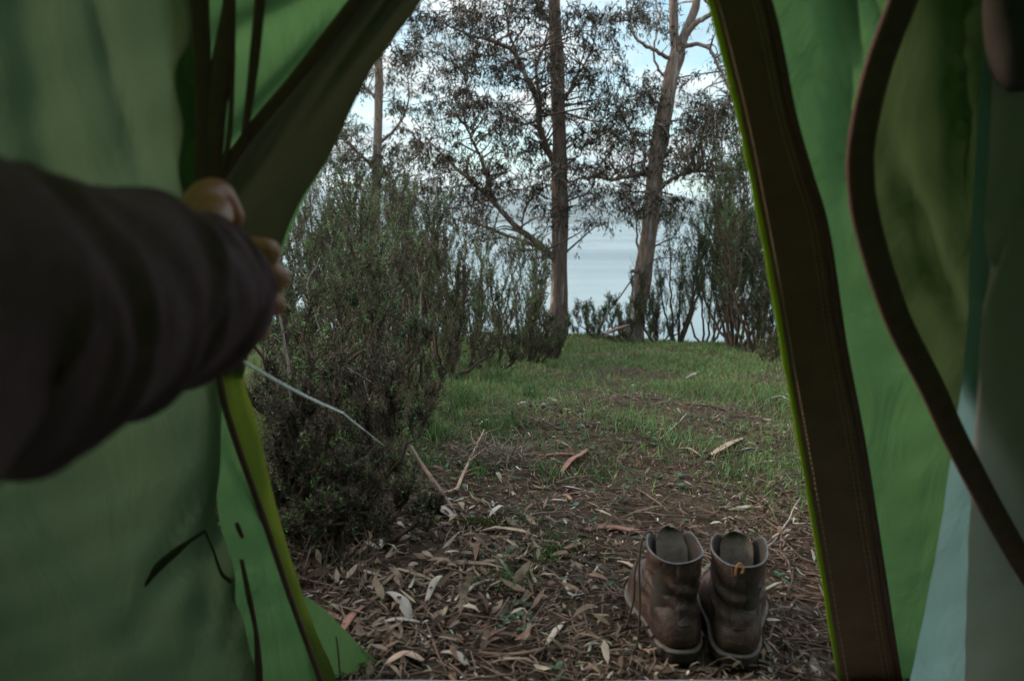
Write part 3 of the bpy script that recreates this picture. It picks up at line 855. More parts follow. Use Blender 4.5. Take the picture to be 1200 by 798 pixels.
def make_boot(loc, rz, label, k):
    bo = empty('leather_boot', loc, rz, label, 'boot', 'pair of brown boots outside the tent door')
    bo.scale = (.99, 1.0, .97)
    def put(mb, name, mat, par=bo):
        o = mb.build(name, mat)
        o.parent = par
        return o
    nth, nz = 72, 40
    t = np.linspace(0, 2 * np.pi, nth, endpoint=False)
    rim = rim_z(t, k)
    V = []
    for i in range(nz):
        f = i / (nz - 1)
        z = .026 + (rim - .026) * f
        xs_, ys_ = np.zeros(nth), np.zeros(nth)
        for j in range(nth):
            pass
        vz = z
        a = [np.interp(vz, LV[:, 0], LV[:, q]) for q in range(1, 5)]
        s = (1 - np.cos(t)) / 2; sn = np.sin(t)
        el = np.abs(sn) ** .92
        ft = np.abs(sn) ** .62 * (.80 - .10 * np.exp(-((s - .33) / .14) ** 2) + .22 * np.exp(-((s - .70) / .2) ** 2))
        hw = a[2] * (ft * (1 - a[3]) + el * a[3])
        x = np.sign(sn) * hw + .006 * (1 - a[3]) * s
        y = a[0] + (a[1] - a[0]) * s
        # creases round the ankle
        env = np.exp(-((z - .118) / .034) ** 2)
        d = .0052 * env * np.sin(2 * np.pi * (z + .014 * np.sin(t * 1 + k + .6) + .006 * np.sin(2 * t + k * 2)) / .033) \
            + .0022 * np.sin(5 * t + 60 * z + k) * np.exp(-((z - .1) / .05) ** 2) + .0018 * np.sin(3 * t - 40 * z + 2 * k)
        # counter seam ledge at the heel
        d = d + .0018 / (1 + np.exp((z - .078 - .02 * np.exp(-(np.minimum(t, 2 * np.pi - t) / .7) ** 2)) / .0015))
        cx, cy = 0.0, (a[0] + a[1]) / 2
        nx = x / (np.abs(hw) + 1e-3); nyy = -np.cos(t)
        l = np.sqrt(nx ** 2 + nyy ** 2) + 1e-6
        x = x + d * nx / l; y = y + d * nyy / l
        lean = (.004 if k else -.004) * np.clip((z - .1) / .1, 0, 1)
        V.append(np.stack([x + lean, y, z], -1))
    V = np.array(V)
    # close the toe/instep front: rings simply shrink over the foot
    mb = MB(); mb.add(V, grid_faces(nz, nth, True)); put(mb, 'upper', M['leather'])
    # lining
    top = V[-1]
    c = top.mean(0)
    L = []
    for ins, dz in ((0, 0), (.0035, .0008), (.0045, -.004), (.007, -.03), (.009, -.07), (.008, -.12), (.03, -.145)):
        q = top.copy(); v = q - c; v[:, 2] = 0; v = nrm(v)
        q = q - v * ins
        if dz < -.01: q[:, 2] = .192 + dz - .008
        else: q[:, 2] += dz
        L.append(q)
    mb = MB(); mb.add(np.array(L), grid_faces(len(L), nth, True)); put(mb, 'lining', M['lining'])
    # rolled collar edge
    mb = MB(); pts = np.vstack([top, top[:1]]) + np.array([0, 0, .0005]); add_tube(mb, pts, .0011, 8, cap=False); put(mb, 'collar', M['edge'])
    # sole: heel block + forefoot with a raised waist, welt on top
    xo, yo, _ = boot_ring(.036)
    nvec = nrm(np.stack([xo / .05, -np.cos(t)], -1))
    mb = MB(); rows = []
    for z, o_ in ((.0, -.002), (.001, .001), (.012, .0035), (.0225, .0040)):
        x = xo + nvec[:, 0] * o_; y = yo + nvec[:, 1] * o_
        arch = .012 * np.exp(-((y - .115) / .022) ** 2) if z < .002 else 0
        rows.append(np.stack([x, y, z + arch + .008 * np.clip((y - .22) / .07, 0, 1) ** 2], -1))
    rows.insert(0, np.stack([xo * .1, yo * .1 + .13, np.full(nth, .004)], -1))
    # tread ridges
    for rwi in (1, 2):
        rows[rwi][:, :2] += nvec * (.0012 * np.sign(np.sin(np.arange(nth) * 2.1)))[:, None]
    mb.add(np.array(rows), grid_faces(len(rows), nth, True)); put(mb, 'sole', M['sole'])
    mb = MB(); rows = []
    for z, o_ in ((.0225, .0045), (.0235, .0062), (.0275, .0060), (.0290, .0035), (.0285, -.003)):
        x = xo + nvec[:, 0] * o_; y = yo + nvec[:, 1] * o_
        rows.append(np.stack([x, y, z + .008 * np.clip((y - .22) / .07, 0, 1) ** 2], -1))
    mb.add(np.array(rows), grid_faces(len(rows), nth, True)); put(mb, 'welt', M['welt'])
    # backstay strip following the back of the boot
    mb = MB(); rows = []
    zz_ = np.linspace(.075, .183, 24)
    for z in zz_:
        a = [np.interp(z, LV[:, 0], LV[:, q]) for q in range(1, 5)]
        env = math.exp(-((z - .118) / .034) ** 2)
        d = .0052 * env * math.sin(2 * math.pi * (z + .014 * math.sin(k + .6) + .006 * math.sin(k * 2)) / .033)
        row = []
        for xx_ in np.linspace(-.013, .013, 9):
            edge = .0016 if abs(xx_) < .0125 else -.002
            yb = a[0] + (a[1] - a[0]) / 2 * (1 - math.sqrt(max(0, 1 - (xx_ / a[2]) ** 2)))
            row.append((xx_, yb - d - edge - .0018, z))
        rows.append(row)
    mb.add(np.array(rows), grid_faces(24, 9)); put(mb, 'backstay', M['leather'])
    # tongue: padded, curved, rising above the collar
    mb = MB(); rows = []
    for layer in (0, 1):
        for i, f in enumerate(np.sin(np.linspace(0, 1, 16) * np.pi / 2)):
            z = .10 + .112 * f
            wdt = .029 * (1 if f < .74 else math.sqrt(max(0.0, 1 - ((f - .74) / .26) ** 2)) + .001)
            row = []
            for u_ in np.linspace(-1, 1, 13):
                xq = u_ * wdt
                yq = .086 - .012 * u_ * u_ + .030 * f * f * (.9 if k else 1.15) + (layer * .009 * (1 - u_ ** 4 * .9) * (1 - f ** 8))
                row.append((xq, yq, z + .002 * math.sin(4 * u_ + k)))
            rows.append(row)
    Gt = np.array(rows)
    fa = grid_faces(16, 13)
    mb.add(Gt[:16], fa); mb.add(Gt[16:], fa[:, ::-1])
    e0, e1 = Gt[:16], Gt[16:]
    b0 = np.concatenate([e0[:, 0], e0[-1], e0[::-1, -1]]); b1 = np.concatenate([e1[:, 0], e1[-1], e1[::-1, -1]])
    mb.add(np.array([b0, b1]), grid_faces(2, len(b0)))
    put(mb, 'tongue', M['tongue'])
    mb = MB()
    if k:      # tan pull loop torn at the back
        P = smooth_path(np.array([(-.006, -.001, .172), (-.005, -.006, .190), (.0, -.003, .196), (.006, -.004, .186), (.004, -.002, .178)]), 20)
        add_tube(mb, P, .002, 6, flat=.5); put(mb, 'pull_tab', M['tab'])
    # laces zig-zag on the front and hanging ends
    mb = MB()
    pts = []
    for i, z in enumerate(np.linspace(.10, .17, 6)):
        a = [np.interp(z, LV[:, 0], LV[:, q]) for q in range(1, 5)]
        pts.append(((-1) ** i * .018, a[1] + .0005, z))
    add_tube(mb, smooth_path(np.array(pts), 40), .0018, 6)
    if not k:
        add_tube(mb, smooth_path(np.array([(-.018, .137, .175), (-.034, .128, .193), (-.052, .105, .186), (-.060, .088, .15), (-.062, .070, .10), (-.066, .050, .055), (-.075, .03, .016), (-.10, .02, .006), (-.15, .035, .006), (-.19, .02, .005)]), 70), .0021, 6)
        add_tube(mb, smooth_path(np.array([(-.018, .140, .165), (-.045, .135, .15), (-.062, .115, .115), (-.066, .10, .07), (-.082, .09, .02), (-.10, .10, .007), (-.13, .09, .006)]), 60), .0020, 6)
    put(mb, 'lace', M['cord_dark'])
    return bo


pL = ground_at(799, 783); pR = ground_at(861, 788)
make_boot((pL[0], pL[1], pL[2] + .006), R(3), 'left one of the two brown leather boots, its lace hanging loose beside it', 0)
make_boot((pR[0], pR[1], pR[2] + .006), R(-13), 'right one of the two brown leather boots, with a tan tab at its back', 1)

# ------------------------------------------------------------------ eucalypts
def twig_noise(n, amp): return rng.normal(size=(n, 3)) * amp


def gum_tree(name, base, limbs, blobs, dist, label, bark, leafcol, leaves_per=70, lsize=.075, spread=.34, group=None):
    """limbs: list of (pixel polyline, (r0, r1), depth offsets or None); blobs: (px, py, rx, ry, n)"""
    t = empty(name, base, 0, label, 'tree', group)
    tb = MB()
    skeleton = []
    for pts, (r0, r1), dofs in limbs:
        dofs = dofs if dofs is not None else [0] * len(pts)
        P = np.array([at(a, b_, dist + d) for (a, b_), d in zip(pts, dofs)])
        n = max(12, len(pts) * 7)
        P = smooth_path(P, n)
        wig = np.cumsum(rng.normal(size=(n, 3)) * .006, 0) * min(1, .012 / max(r0, .012) * 3)
        wig -= wig[0]
        P = P + wig * (0 if r0 > .06 else 1)
        rr = np.linspace(1, 0, n) ** .9 * (r0 - r1) + r1
        if r0 > .06: rr = rr * (1 + .25 * np.exp(-np.arange(n) / 1.6))
        add_tube(tb, P, rr, 14 if r0 > .06 else 7, wob=.07 if r0 > .06 else .03)
        skeleton.append((P, rr))
    S = np.concatenate([p for p, _ in skeleton]); SR = np.concatenate([r_ for _, r_ in skeleton])
    lb = MB()
    for (px, py, rx, ry, n) in blobs:
        for _ in range(max(2, int(n * .86))):
            a, q = rng.normal(size=2) * .5
            c = at(px + a * rx, py + q * ry, dist + rng.normal() * .7)
            # nearest limb point below or beside the clump
            dd = np.linalg.norm((S - c) * np.array([1, .7, 1]), axis=1) + (S[:, 2] > c[2] + .1) * .5 + (SR > .05) * .25
            j = int(np.argmin(dd)); s0 = S[j]
            mid = (s0 + c) / 2 + rng.normal(size=3) * .12 + np.array([0, 0, .08])
            P = smooth_path(np.array([s0, mid, c]), 9)
            add_tube(tb, P, np.linspace(min(.016, SR[j] * .7), .003, 9), 4, cap=False)
            # drooping twigs with hanging leaves
            k = 5
            P0 = []; D0 = []
            for _t in range(k):
                dvec = nrm(rng.normal(size=3) * np.array([1, 1, .6]) + np.array([0, 0, -.1])) * spread * rng.uniform(.5, 1.25)
                e = c + dvec
                tw = smooth_path(np.array([c, c + dvec * .5 + np.array([0, 0, .05]), e + np.array([0, 0, -.06])]), 6)
                add_tube(tb, tw, np.linspace(.004, .0015, 6), 3, cap=False)
                m_ = int(leaves_per / k * rng.uniform(.5, 1.5))
                ti = rng.random(m_) ** .7 * 4.99
                i0 = ti.astype(int); fr = (ti - i0)[:, None]
                P0.append(tw[i0] * (1 - fr) + tw[np.minimum(i0 + 1, 5)] * fr + rng.normal(size=(m_, 3)) * .022)
                D0.append(rng.normal(size=(m_, 3)) * .55 + np.array([0, 0, -.75]))
            P0 = np.concatenate(P0); D0 = np.concatenate(D0)
            m_ = len(P0)
            cc = np.array(leafcol) * rng.uniform(.6, 1.5) * rng.uniform(.75, 1.3, (m_, 1)) * (1 + rng.normal(size=(m_, 3)) * .08)
            add_leaves(lb, P0, D0, lsize * rng.uniform(.6, 1.3, m_), lsize * .175 * rng.uniform(.7, 1.3, m_), np.clip(cc, .005, 1), curl=rng.normal(size=m_) * .12)
    tb.build('trunk', bark, t)
    lb.build('crown', M['leaf'], t)
    return t


D1 = 10.4
b1 = at(654, 395, D1); b1[2] = float(gz(b1[0], b1[1]))
gum_tree('gum_tree', b1, [
    ([(653, 410), (655, 350), (656, 290), (656, 220), (655, 150), (653, 80), (650, 20), (648, -60), (640, -160), (650, -260)], (.125, .055), None),
    ([(655, 200), (644, 178), (635, 150), (633, 120), (622, 95), (605, 60), (590, 48), (560, 42), (530, 30)], (.050, .010), [0, -.05, -.2, -.3, -.4, -.5, -.6, -.7, -.8]),
    ([(633, 118), (628, 80), (640, 45), (648, 30)], (.022, .012), [-.3, -.3, -.15, 0]),
    ([(653, 305), (630, 285), (605, 265), (580, 235), (556, 212), (530, 190), (505, 165)], (.050, .010), [0, -.1, -.25, -.4, -.5, -.6, -.7]),
    ([(640, 293), (610, 282), (580, 272), (550, 262), (520, 252)], (.03, .008), [-.1, .1, .3, .4, .5]),
    ([(612, 270), (616, 245), (630, 225), (652, 210)], (.015, .008), [-.2, -.1, 0, 0]),
    ([(654, 130), (672, 100), (690, 70), (700, 40)], (.022, .008), [0, .2, .3, .4]),
    ([(605, 62), (600, 30), (610, -20), (600, -80)], (.018, .008), [-.5, -.5, -.4, -.3]),
    ([(580, 235), (560, 180), (545, 140), (548, 100), (535, 70)], (.022, .006), [-.4, -.4, -.3, -.2, -.1]),
    ([(648, -40), (600, -120), (540, -180)], (.04, .01), None), ([(645, -100), (700, -180), (740, -240)], (.04, .01), None)],
    [(520, 30, 60, 30, 24), (580, 20, 60, 28, 22), (545, 75, 60, 35, 26), (600, 95, 45, 35, 18), (522, 120, 34, 32, 15), (570, 145, 55, 35, 26), (530, 175, 60, 32, 26),
     (605, 185, 45, 35, 22), (570, 220, 60, 30, 26), (625, 245, 35, 28, 12), (512, 225, 44, 30, 14), (690, 20, 28, 28, 14), (615, 15, 40, 22, 12), (640, 60, 30, 40, 9), (675, 85, 30, 35, 9),
     (690, 130, 28, 30, 7), (610, 290, 40, 20, 7), (560, 265, 45, 22, 10), (600, -80, 90, 60, 20), (700, -90, 60, 60, 12), (688, 235, 16, 30, 6), (672, 225, 12, 26, 4), (700, 262, 12, 14, 3), (640, 130, 22, 50, 7), (695, 60, 30, 30, 8), (700, 110, 26, 30, 8), (688, 165, 26, 26, 8), (676, 200, 20, 20, 5), (470, 60, 30, 30, 8), (455, 110, 25, 30, 5)],
    D1, 'straight brown gum tree in the middle, its dark crown over the shrubs', M['bark'], (0.038, 0.033, 0.021), leaves_per=86)

D2 = 10.3
b2 = at(747, 390, D2); b2[2] = float(gz(b2[0], b2[1]))
gum_tree('gum_tree', b2, [
    ([(743, 400), (747, 365), (754, 320), (760, 275), (765, 235), (768, 200), (773, 165), (780, 125), (788, 85), (795, 60)], (.120, .095), None),
    ([(793, 72), (790, 40), (789, 0), (786, -60), (780, -160)], (.062, .04), None),
    ([(795, 64), (803, 38), (813, 15), (818, -10), (825, -80), (835, -180)], (.065, .03), [0, 0, 0, 0, 0, 0]),
    ([(800, 50), (815, 28), (835, 16), (860, 5), (890, -20)], (.045, .012), [0, -.1, -.2, -.3, -.3]),
    ([(783, 68), (771, 58), (757, 52), (742, 42), (733, 25), (728, 0)], (.028, .010), [0, -.1, -.15, -.2, -.2, -.2]),
    ([(782, 95), (768, 70), (770, 40), (778, 10)], (.018, .008), [0, .1, .1, .1]),
    ([(797, 54), (815, 53), (828, 58), (836, 72), (850, 95), (862, 120)], (.030, .010), [0, -.1, -.2, -.25, -.3, -.35]),
    ([(765, 198), (745, 205), (722, 211), (700, 207), (682, 206), (664, 210)], (.036, .012), [0, .1, .2, .2, .15, .1]),
    ([(722, 210), (735, 195), (755, 186), (762, 184)], (.016, .01), [.2, .15, .1, 0]),
    ([(770, 225), (785, 212), (803, 202), (822, 196), (845, 195)], (.034, .012), [0, -.1, -.2, -.3, -.3]),
    ([(765, 190), (745, 160), (725, 130), (712, 100)], (.018, .005), [0, .2, .3, .4]),
    ([(752, 318), (744, 319), (737, 320)], (.028, .014), [0, -.15, -.25]),
    ([(750, 300), (745, 275), (742, 250)], (.02, .008), [.1, .2, .3])],
    [(745, 15, 28, 16, 12), (775, 35, 18, 14, 5), (765, 115, 22, 20, 12), (735, 165, 32, 22, 17), (700, 160, 26, 26, 9), (810, 150, 36, 26, 26), (850, 140, 28, 28, 20),
     (850, 65, 20, 35, 9), (845, 195, 30, 24, 16), (800, 190, 30, 22, 14), (738, 240, 24, 16, 12), (790, 240, 24, 30, 8), (800, 280, 20, 20, 4), (710, 190, 30, 16, 6), (700, 232, 16, 20, 4), (760, 205, 34, 16, 9),
     (735, 80, 26, 24, 5), (820, 120, 30, 18, 10), (725, 120, 26, 26, 7), (715, 215, 26, 16, 5), (690, 195, 24, 16, 4), (790, -80, 70, 50, 12), (860, -40, 50, 40, 9), (880, 100, 30, 60, 10), (780, 240, 25, 20, 5)],
    D2, 'leaning gum tree with pale peeling bark and a forked top near the water', M['bark_pale'], (0.042, 0.037, 0.023), leaves_per=86)

D3 = 17.0
b3 = at(438, 330, D3); b3[2] = float(gz(b3[0], b3[1]))
gum_tree('gum_tree', b3, [
    ([(436, 420), (438, 320), (440, 230), (443, 150), (444, 90), (440, 20), (436, -100)], (.13, .06), None),
    ([(441, 200), (420, 180), (400, 160), (385, 140)], (.04, .012), None),
    ([(443, 120), (425, 100), (405, 95), (400, 70)], (.035, .012), None),
    ([(443, 170), (465, 150), (480, 120), (478, 90)], (.04, .012), None),
    ([(440, 60), (455, 55), (470, 30), (495, 5)], (.035, .012), None),
    ([(440, 230), (460, 215), (480, 190)], (.03, .01), None)],
    [(400, 150, 30, 30, 16), (415, 100, 24, 24, 8), (472, 130, 24, 30, 9), (478, 70, 26, 26, 8), (400, 195, 28, 24, 18), (465, 185, 40, 28, 22), (430, 60, 30, 24, 8),
     (490, 30, 26, 22, 8), (440, 215, 40, 24, 18), (370, 185, 22, 26, 10), (440, -40, 60, 40, 14)],
    D3, 'thin pink-barked gum tree far behind the shrubs on the left', M['bark_pale'], (0.062, 0.070, 0.044), leaves_per=70, lsize=.12, spread=.42)


# ------------------------------------------------------------------ heath shrubs
def shrub(px, dist, top_py, rad, label, seed, nl=.016, spacing=.0065, col=(.056, .084, .036), stems=9, lean=.0, name='shrub', dens=1.0, brown=.3, bx=None, low=.12):
    global rng
    rng = np.random.default_rng(seed)
    x = at(px, 399, dist)[0] if bx is None else bx
    base = on_ground(x, dist)
    h = at(px, top_py, dist)[2] - base[2]
    t = empty(name, base, 0, label, 'shrub', 'heath shrubs beside the clearing')
    wb, lb = MB(), MB()
    seglist = []
    for s in range(stems):
        az = rng.random() * 6.283
        rr = rad * math.sqrt(rng.random())
        hh = h * rng.uniform(.62, 1.0) * (1 - .25 * (rr / rad) ** 2)
        b0 = base + np.array([math.cos(az), math.sin(az), 0]) * rad * .22 * rng.random() + np.array([0, 0, -.02])
        e = base + np.array([math.cos(az) * rr + lean * hh, math.sin(az) * rr, hh])
        mid = (b0 + e) / 2 + np.array([math.cos(az), math.sin(az), 0]) * rr * .22 + rng.normal(size=3) * .04
        P = smooth_path(np.array([b0, mid, e]), 16)
        P[1:-1] += rng.normal(size=(14, 3)) * .008
        r0 = .007 + .006 * h
        add_tube(wb, P, np.linspace(r0, .0018, 16), 5, (.09, .062, .045), cap=False)
        nb = int(13 * dens * max(.8, hh))
        for _ in range(nb):
            f = low + (.98 - low) * rng.random() ** .8
            i = min(14, int(f * 15)); p0 = P[i]
            a2 = rng.random() * 6.283
            L = hh * rng.uniform(.12, .36) * (1.15 - f * .5)
            d = nrm(np.array([math.cos(a2) * .52, math.sin(a2) * .52, rng.uniform(.7, 1.7)]))
            q = smooth_path(np.array([p0, p0 + d * L * .5, p0 + d * L + np.array([0, 0, L * .2])]), 7)
            add_tube(wb, q, np.linspace(.0035, .0012, 7), 3, (.10, .072, .05), cap=False)
            seglist.append((q[2], q[6]))
            ns = int(5 * dens)
            for __ in range(ns):
                g_ = rng.uniform(.15, .95) * 5.99; ii = int(g_)
                s0 = q[ii] + (q[ii + 1] - q[ii]) * (g_ - ii)
                d2 = nrm(d * .8 + rng.normal(size=3) * .42 + np.array([0, 0, .6]))
                l2 = L * rng.uniform(.25, .6) + .03
                seglist.append((s0, s0 + d2 * l2))
                add_tube(wb, np.array([s0, s0 + d2 * l2]), [.0014, .0008], 3, (.11, .08, .055), cap=False)
        seglist.append((P[11], P[15]))
    A = np.array([a for a, _ in seglist]); B = np.array([b_ for _, b_ in seglist])
    Ls = np.linalg.norm(B - A, axis=1)
    cnt = np.maximum(4, (Ls / (spacing * .62)).astype(int))
    idx = np.repeat(np.arange(len(A)), cnt)
    f = rng.random(len(idx))[:, None]
    P = A[idx] * (1 - f) + B[idx] * f
    D = nrm(B - A)[idx] * .75 + nrm(rng.normal(size=(len(idx), 3))) * .8
    sp = rng.random(len(A))
    base_c = np.array(col) * (1 + rng.normal(size=3) * np.array([.16, .10, .16])) * rng.uniform(.85, 1.25)
    sc = (base_c[None] * (.40 + 1.5 * rng.random((len(A), 1)) ** 1.7))
    br = sp < brown
    sc[br] = np.array([.075, .055, .038]) * rng.uniform(.6, 1.4, (br.sum(), 1))
    fresh = sp > .84
    sc[fresh] = np.array([.11, .18, .065]) * rng.uniform(.8, 1.3, (fresh.sum(), 1))
    c = sc[idx] * rng.uniform(.7, 1.4, (len(idx), 1)) * (.8 + .5 * f)
    add_needles(lb, P, D, nl * rng.uniform(.6, 1.3, len(idx)), nl * .27 * rng.uniform(.7, 1.3, len(idx)), np.clip(c, .004, 1))
    wb.build('stems', M['wood'], t, smooth=True)
    lb.build('foliage', M['needle'], t, smooth=False)
    return t


SH = [
    (338, 1.80, 400, .40, 'dark low shrub nearest the tent, just right of the hand', dict(nl=.013, spacing=.0045, dens=1.5, stems=13, low=.02, col=(.036, .040, .022), brown=.45)),
    (400, 2.45, 420, .36, 'dark twiggy shrub over the end of the white cord', dict(nl=.013, spacing=.0048, dens=1.4, stems=11, low=.02, col=(.036, .042, .022), brown=.45)),
    (350, 2.70, 255, .44, 'tall dark green shrub closest to the flap edge', dict(nl=.013, spacing=.005, dens=1.3, stems=13, low=.05, brown=.3)),
    (420, 3.20, 270, .44, 'bushy shrub with fresh green tips behind the white cord', dict(nl=.014, spacing=.0055, dens=1.3, stems=12, low=.05, brown=.25)),
    (478, 3.60, 325, .30, 'mid green shrub edging the grass, above the broken stick', dict(nl=.014, spacing=.006, dens=1.2, stems=9, low=.05)),
    (375, 4.00, 195, .52, 'tall shrub poking above the others beside the flap', dict(nl=.017, spacing=.007, dens=1.2, stems=11)),
    (520, 4.50, 245, .40, 'shrub with upright spikes behind the grassy edge', dict(nl=.017, spacing=.007, dens=1.2, stems=9)),
    (455, 5.20, 185, .60, 'large grey-green shrub below the far thin gum tree', dict(nl=.019, spacing=.008, dens=1.1, stems=12, col=(.058, .064, .040))),
    (575, 5.40, 345, .34, 'low brownish shrub left of the dark one by the trunk', dict(nl=.018, spacing=.008, dens=1.1, stems=8, brown=.5, low=.05)),
    (620, 6.20, 330, .36, 'dark round shrub at the edge of the path before the middle trunk', dict(nl=.020, spacing=.008, dens=1.3, stems=10, brown=.45, low=.03)),
    (560, 6.80, 255, .50, 'shrub with pale gaps of water beside it', dict(nl=.021, spacing=.010, dens=1.0, stems=8)),
    (500, 7.60, 185, .75, 'tall loose shrub rising beneath the drooping gum leaves', dict(nl=.024, spacing=.011, dens=1.0, stems=10)),
    (405, 7.00, 185, .85, 'tall shrub at the back of the thicket on the left', dict(nl=.024, spacing=.011, dens=1.0, stems=11)),
    (610, 8.80, 280, .60, 'shrub right behind the dark round one, left of the middle trunk', dict(nl=.025, spacing=.012, dens=1.0, stems=8)),
    (545, 9.20, 285, .70, 'low shrub far back in front of the water gap', dict(nl=.026, spacing=.013, dens=.9, stems=8)),
    (440, 9.50, 190, 1.1, 'broad shrub at the far back of the left thicket', dict(nl=.03, spacing=.014, dens=1.0, stems=13)),
    (697, 10.2, 352, .44, 'small spiky shrub right of the middle trunk', dict(nl=.028, spacing=.011, dens=1.2, stems=8, low=.02)),
    (726, 10.0, 346, .44, 'small dark shrub at the left foot of the leaning trunk', dict(nl=.028, spacing=.011, dens=1.2, stems=8, low=.02)),
    (770, 9.8, 315, .46, 'small brown shrub at the right foot of the leaning trunk', dict(nl=.027, spacing=.011, dens=1.2, stems=8, low=.02, brown=.5)),
    (795, 9.8, 205, .42, 'slender open shrub with sparse spikes right of the leaning trunk', dict(nl=.027, spacing=.013, dens=.9, stems=7)),
    (828, 10.2, 255, .5, 'open shrub showing white water through it', dict(nl=.028, spacing=.014, dens=.8, stems=7)),
    (862, 8.8, 165, .50, 'tall dark shrub left of the lime flap edge', dict(nl=.025, spacing=.010, dens=1.2, stems=11, brown=.35)),
    (888, 8.0, 215, .55, 'dense dark shrub tight against the lime flap edge', dict(nl=.024, spacing=.009, dens=1.3, stems=12, brown=.4, low=.03)),
    (930, 8.4, 165, .6, 'shrub mostly hidden behind the right door flap', dict(nl=.024, spacing=.011, dens=1.0, stems=9)),
    (560, 4.9, 425, .22, 'knee-high dark shrub in the long grass left of the path', dict(nl=.016, spacing=.007, dens=1.2, stems=8, low=.02, brown=.4)),
    (648, 6.9, 372, .26, 'low brown shrub nearest the foot of the middle trunk on its left', dict(nl=.020, spacing=.009, dens=1.2, stems=8, low=.02, brown=.55)),
    (395, 1.72, 545, .20, 'low dark undergrowth shrub above the drift of dry leaves', dict(nl=.011, spacing=.0045, dens=1.6, stems=12, low=.01, col=(.030, .034, .020), brown=.5)),
    (905, 6.6, 385, .22, 'little yellowish shrub low by the lime flap edge', dict(nl=.020, spacing=.009, dens=1.1, stems=7, col=(.075, .070, .030), low=.02)),
    (-250, 1.75, -60, .60, 'tall unseen shrub added outside the left tent wall to dim its cloth', dict(nl=.03, spacing=.014, dens=1.0, stems=12, low=.02)),  # this and the next two: unseen, added to keep low sky light off the tent
    (-80, 2.3, 20, .60, 'unseen shrub added between the left tent wall and the thicket to dim the cloth', dict(nl=.03, spacing=.014, dens=1.0, stems=12, low=.02)),
    (1330, 2.0, 60, .60, 'unseen shrub added outside the right tent wall to dim its cloth', dict(nl=.03, spacing=.014, dens=1.0, stems=12, low=.02)),
]
for i, (px, d, ty, rad, lab, kw) in enumerate(SH):
    shrub(px, d, ty, rad, lab, 100 + i, **kw)
rng = np.random.default_rng(5)

# bare stems standing in the thicket
for pts, d, r_, lab, mt in (
        ([(340, 440), (334, 400), (330, 360), (322, 330)], 2.25, .0045, 'bare pale stem rising in the shrub beside the sleeve cuff', 'pale_stick'),
        ([(378, 395), (370, 365), (362, 335), (375, 300)], 2.5, .0035, 'slim whitish stem leaning in the shrub above the cord', 'pale_stick'),
        ([(431, 492), (436, 470), (443, 448)], 2.2, .0060, 'short pale broken stub standing near the cord end', 'pale_stick'),
        ([(415, 375), (440, 350), (468, 333)], 2.9, .0028, 'thin dry twig slanting up to the right in the thicket', 'pale_stick'),
        ([(490, 440), (494, 400), (494, 340), (499, 300)], 4.4, .0085, 'left of two pale upright trunks in the thicket', 'pale_stick'),
        ([(505, 430), (510, 390), (512, 330), (511, 260), (508, 215)], 5.0, .0080, 'right of two pale upright trunks in the thicket', 'pale_stick'),
        ([(472, 432), (477, 400), (482, 370), (480, 345)], 4.8, .0090, 'reddish bare stem behind the green shrub', 'bark_red'),
        ([(700, 385), (742, 325), (748, 300)], 10.1, .012, 'dead grey branch leaning against the leaning trunk', 'pale_stick')):
    mb = MB(); P = smooth_path(np.array([at(a, b_, d) for a, b_ in pts]), 24)
    P0 = P[0].copy(); P0[2] = float(gz(P0[0], P0[1]))
    P = np.vstack([P0, P]) if P[0][2] > P0[2] + .01 else P
    P[1:] += np.cumsum(rng.normal(size=(len(P) - 1, 3)) * .0012, 0)
    add_tube(mb, P, np.linspace(r_, r_ * .45, len(P)), 7, wob=.06)
    for q in range(3):
        i = rng.integers(6, len(P) - 2)
        e = P[i] + rng.normal(size=3) * np.array([1, 1, .4]) * r_ * 9 + np.array([0, 0, r_ * 10])
        add_tube(mb, smooth_path(np.array([P[i], (P[i] + e) / 2, e]), 5), np.linspace(r_ * .4, r_ * .15, 5), 4)
    tag(mb.build('bare_stem', M['pale_stem' if mt == 'pale_stick' else mt]), lab, 'stem', 'bare stems in the thicket')

# ------------------------------------------------------------------ grass, litter
def grass_density(x, y):
    left = np.exp(-((x + .52 + .02 * y) / (.16 + .10 * y)) ** 2) * np.clip((y - 1.9) / .8, 0, 1) * np.exp(-np.clip(y - 6, 0, None) / 2)
    far = np.clip((y - 3.6) / 2.5, 0, 1) * 1.15
    mid = .85 * np.clip((y - 1.75) / .9, 0, 1)
    n = .5 + .5 * np.sin(2.3 * x + 1.1 * y) * np.sin(1.9 * y - 1.3 * x + 1) + .25 * np.sin(7 * x + 3 * y) * np.sin(6 * y)
    path = np.exp(-((x - .35 - .10 * y) / .5) ** 2) * np.clip((6.5 - y) / 2, 0, 1)
    n2 = np.clip(-.30 + 1.45 * n - .35 * path, .05, 1.2)
    return np.clip(left * 1.25 + far * n2 * .9 + mid * n2, 0, 1.3)


def scatter(n, ymin, ymax, power, xs_=.75, x0=.9):
    """ground points, thinner with distance"""
    u = rng.random(n)
    a = 1 - power
    y = (ymin ** a + u * (ymax ** a - ymin ** a)) ** (1 / a)
    x = (rng.random(n) * 2 - 1) * (xs_ * y + x0 - .4)
    return x, y


mb = MB()
x, y = scatter(190000, 1.35, 11.4, 1.15, .62)
x2, y2 = scatter(130000, 3.4, 11.4, .6, .5)
x = np.concatenate([x, x2]); y = np.concatenate([y, y2])
keep = rng.random(len(x)) < grass_density(x, y) * .9
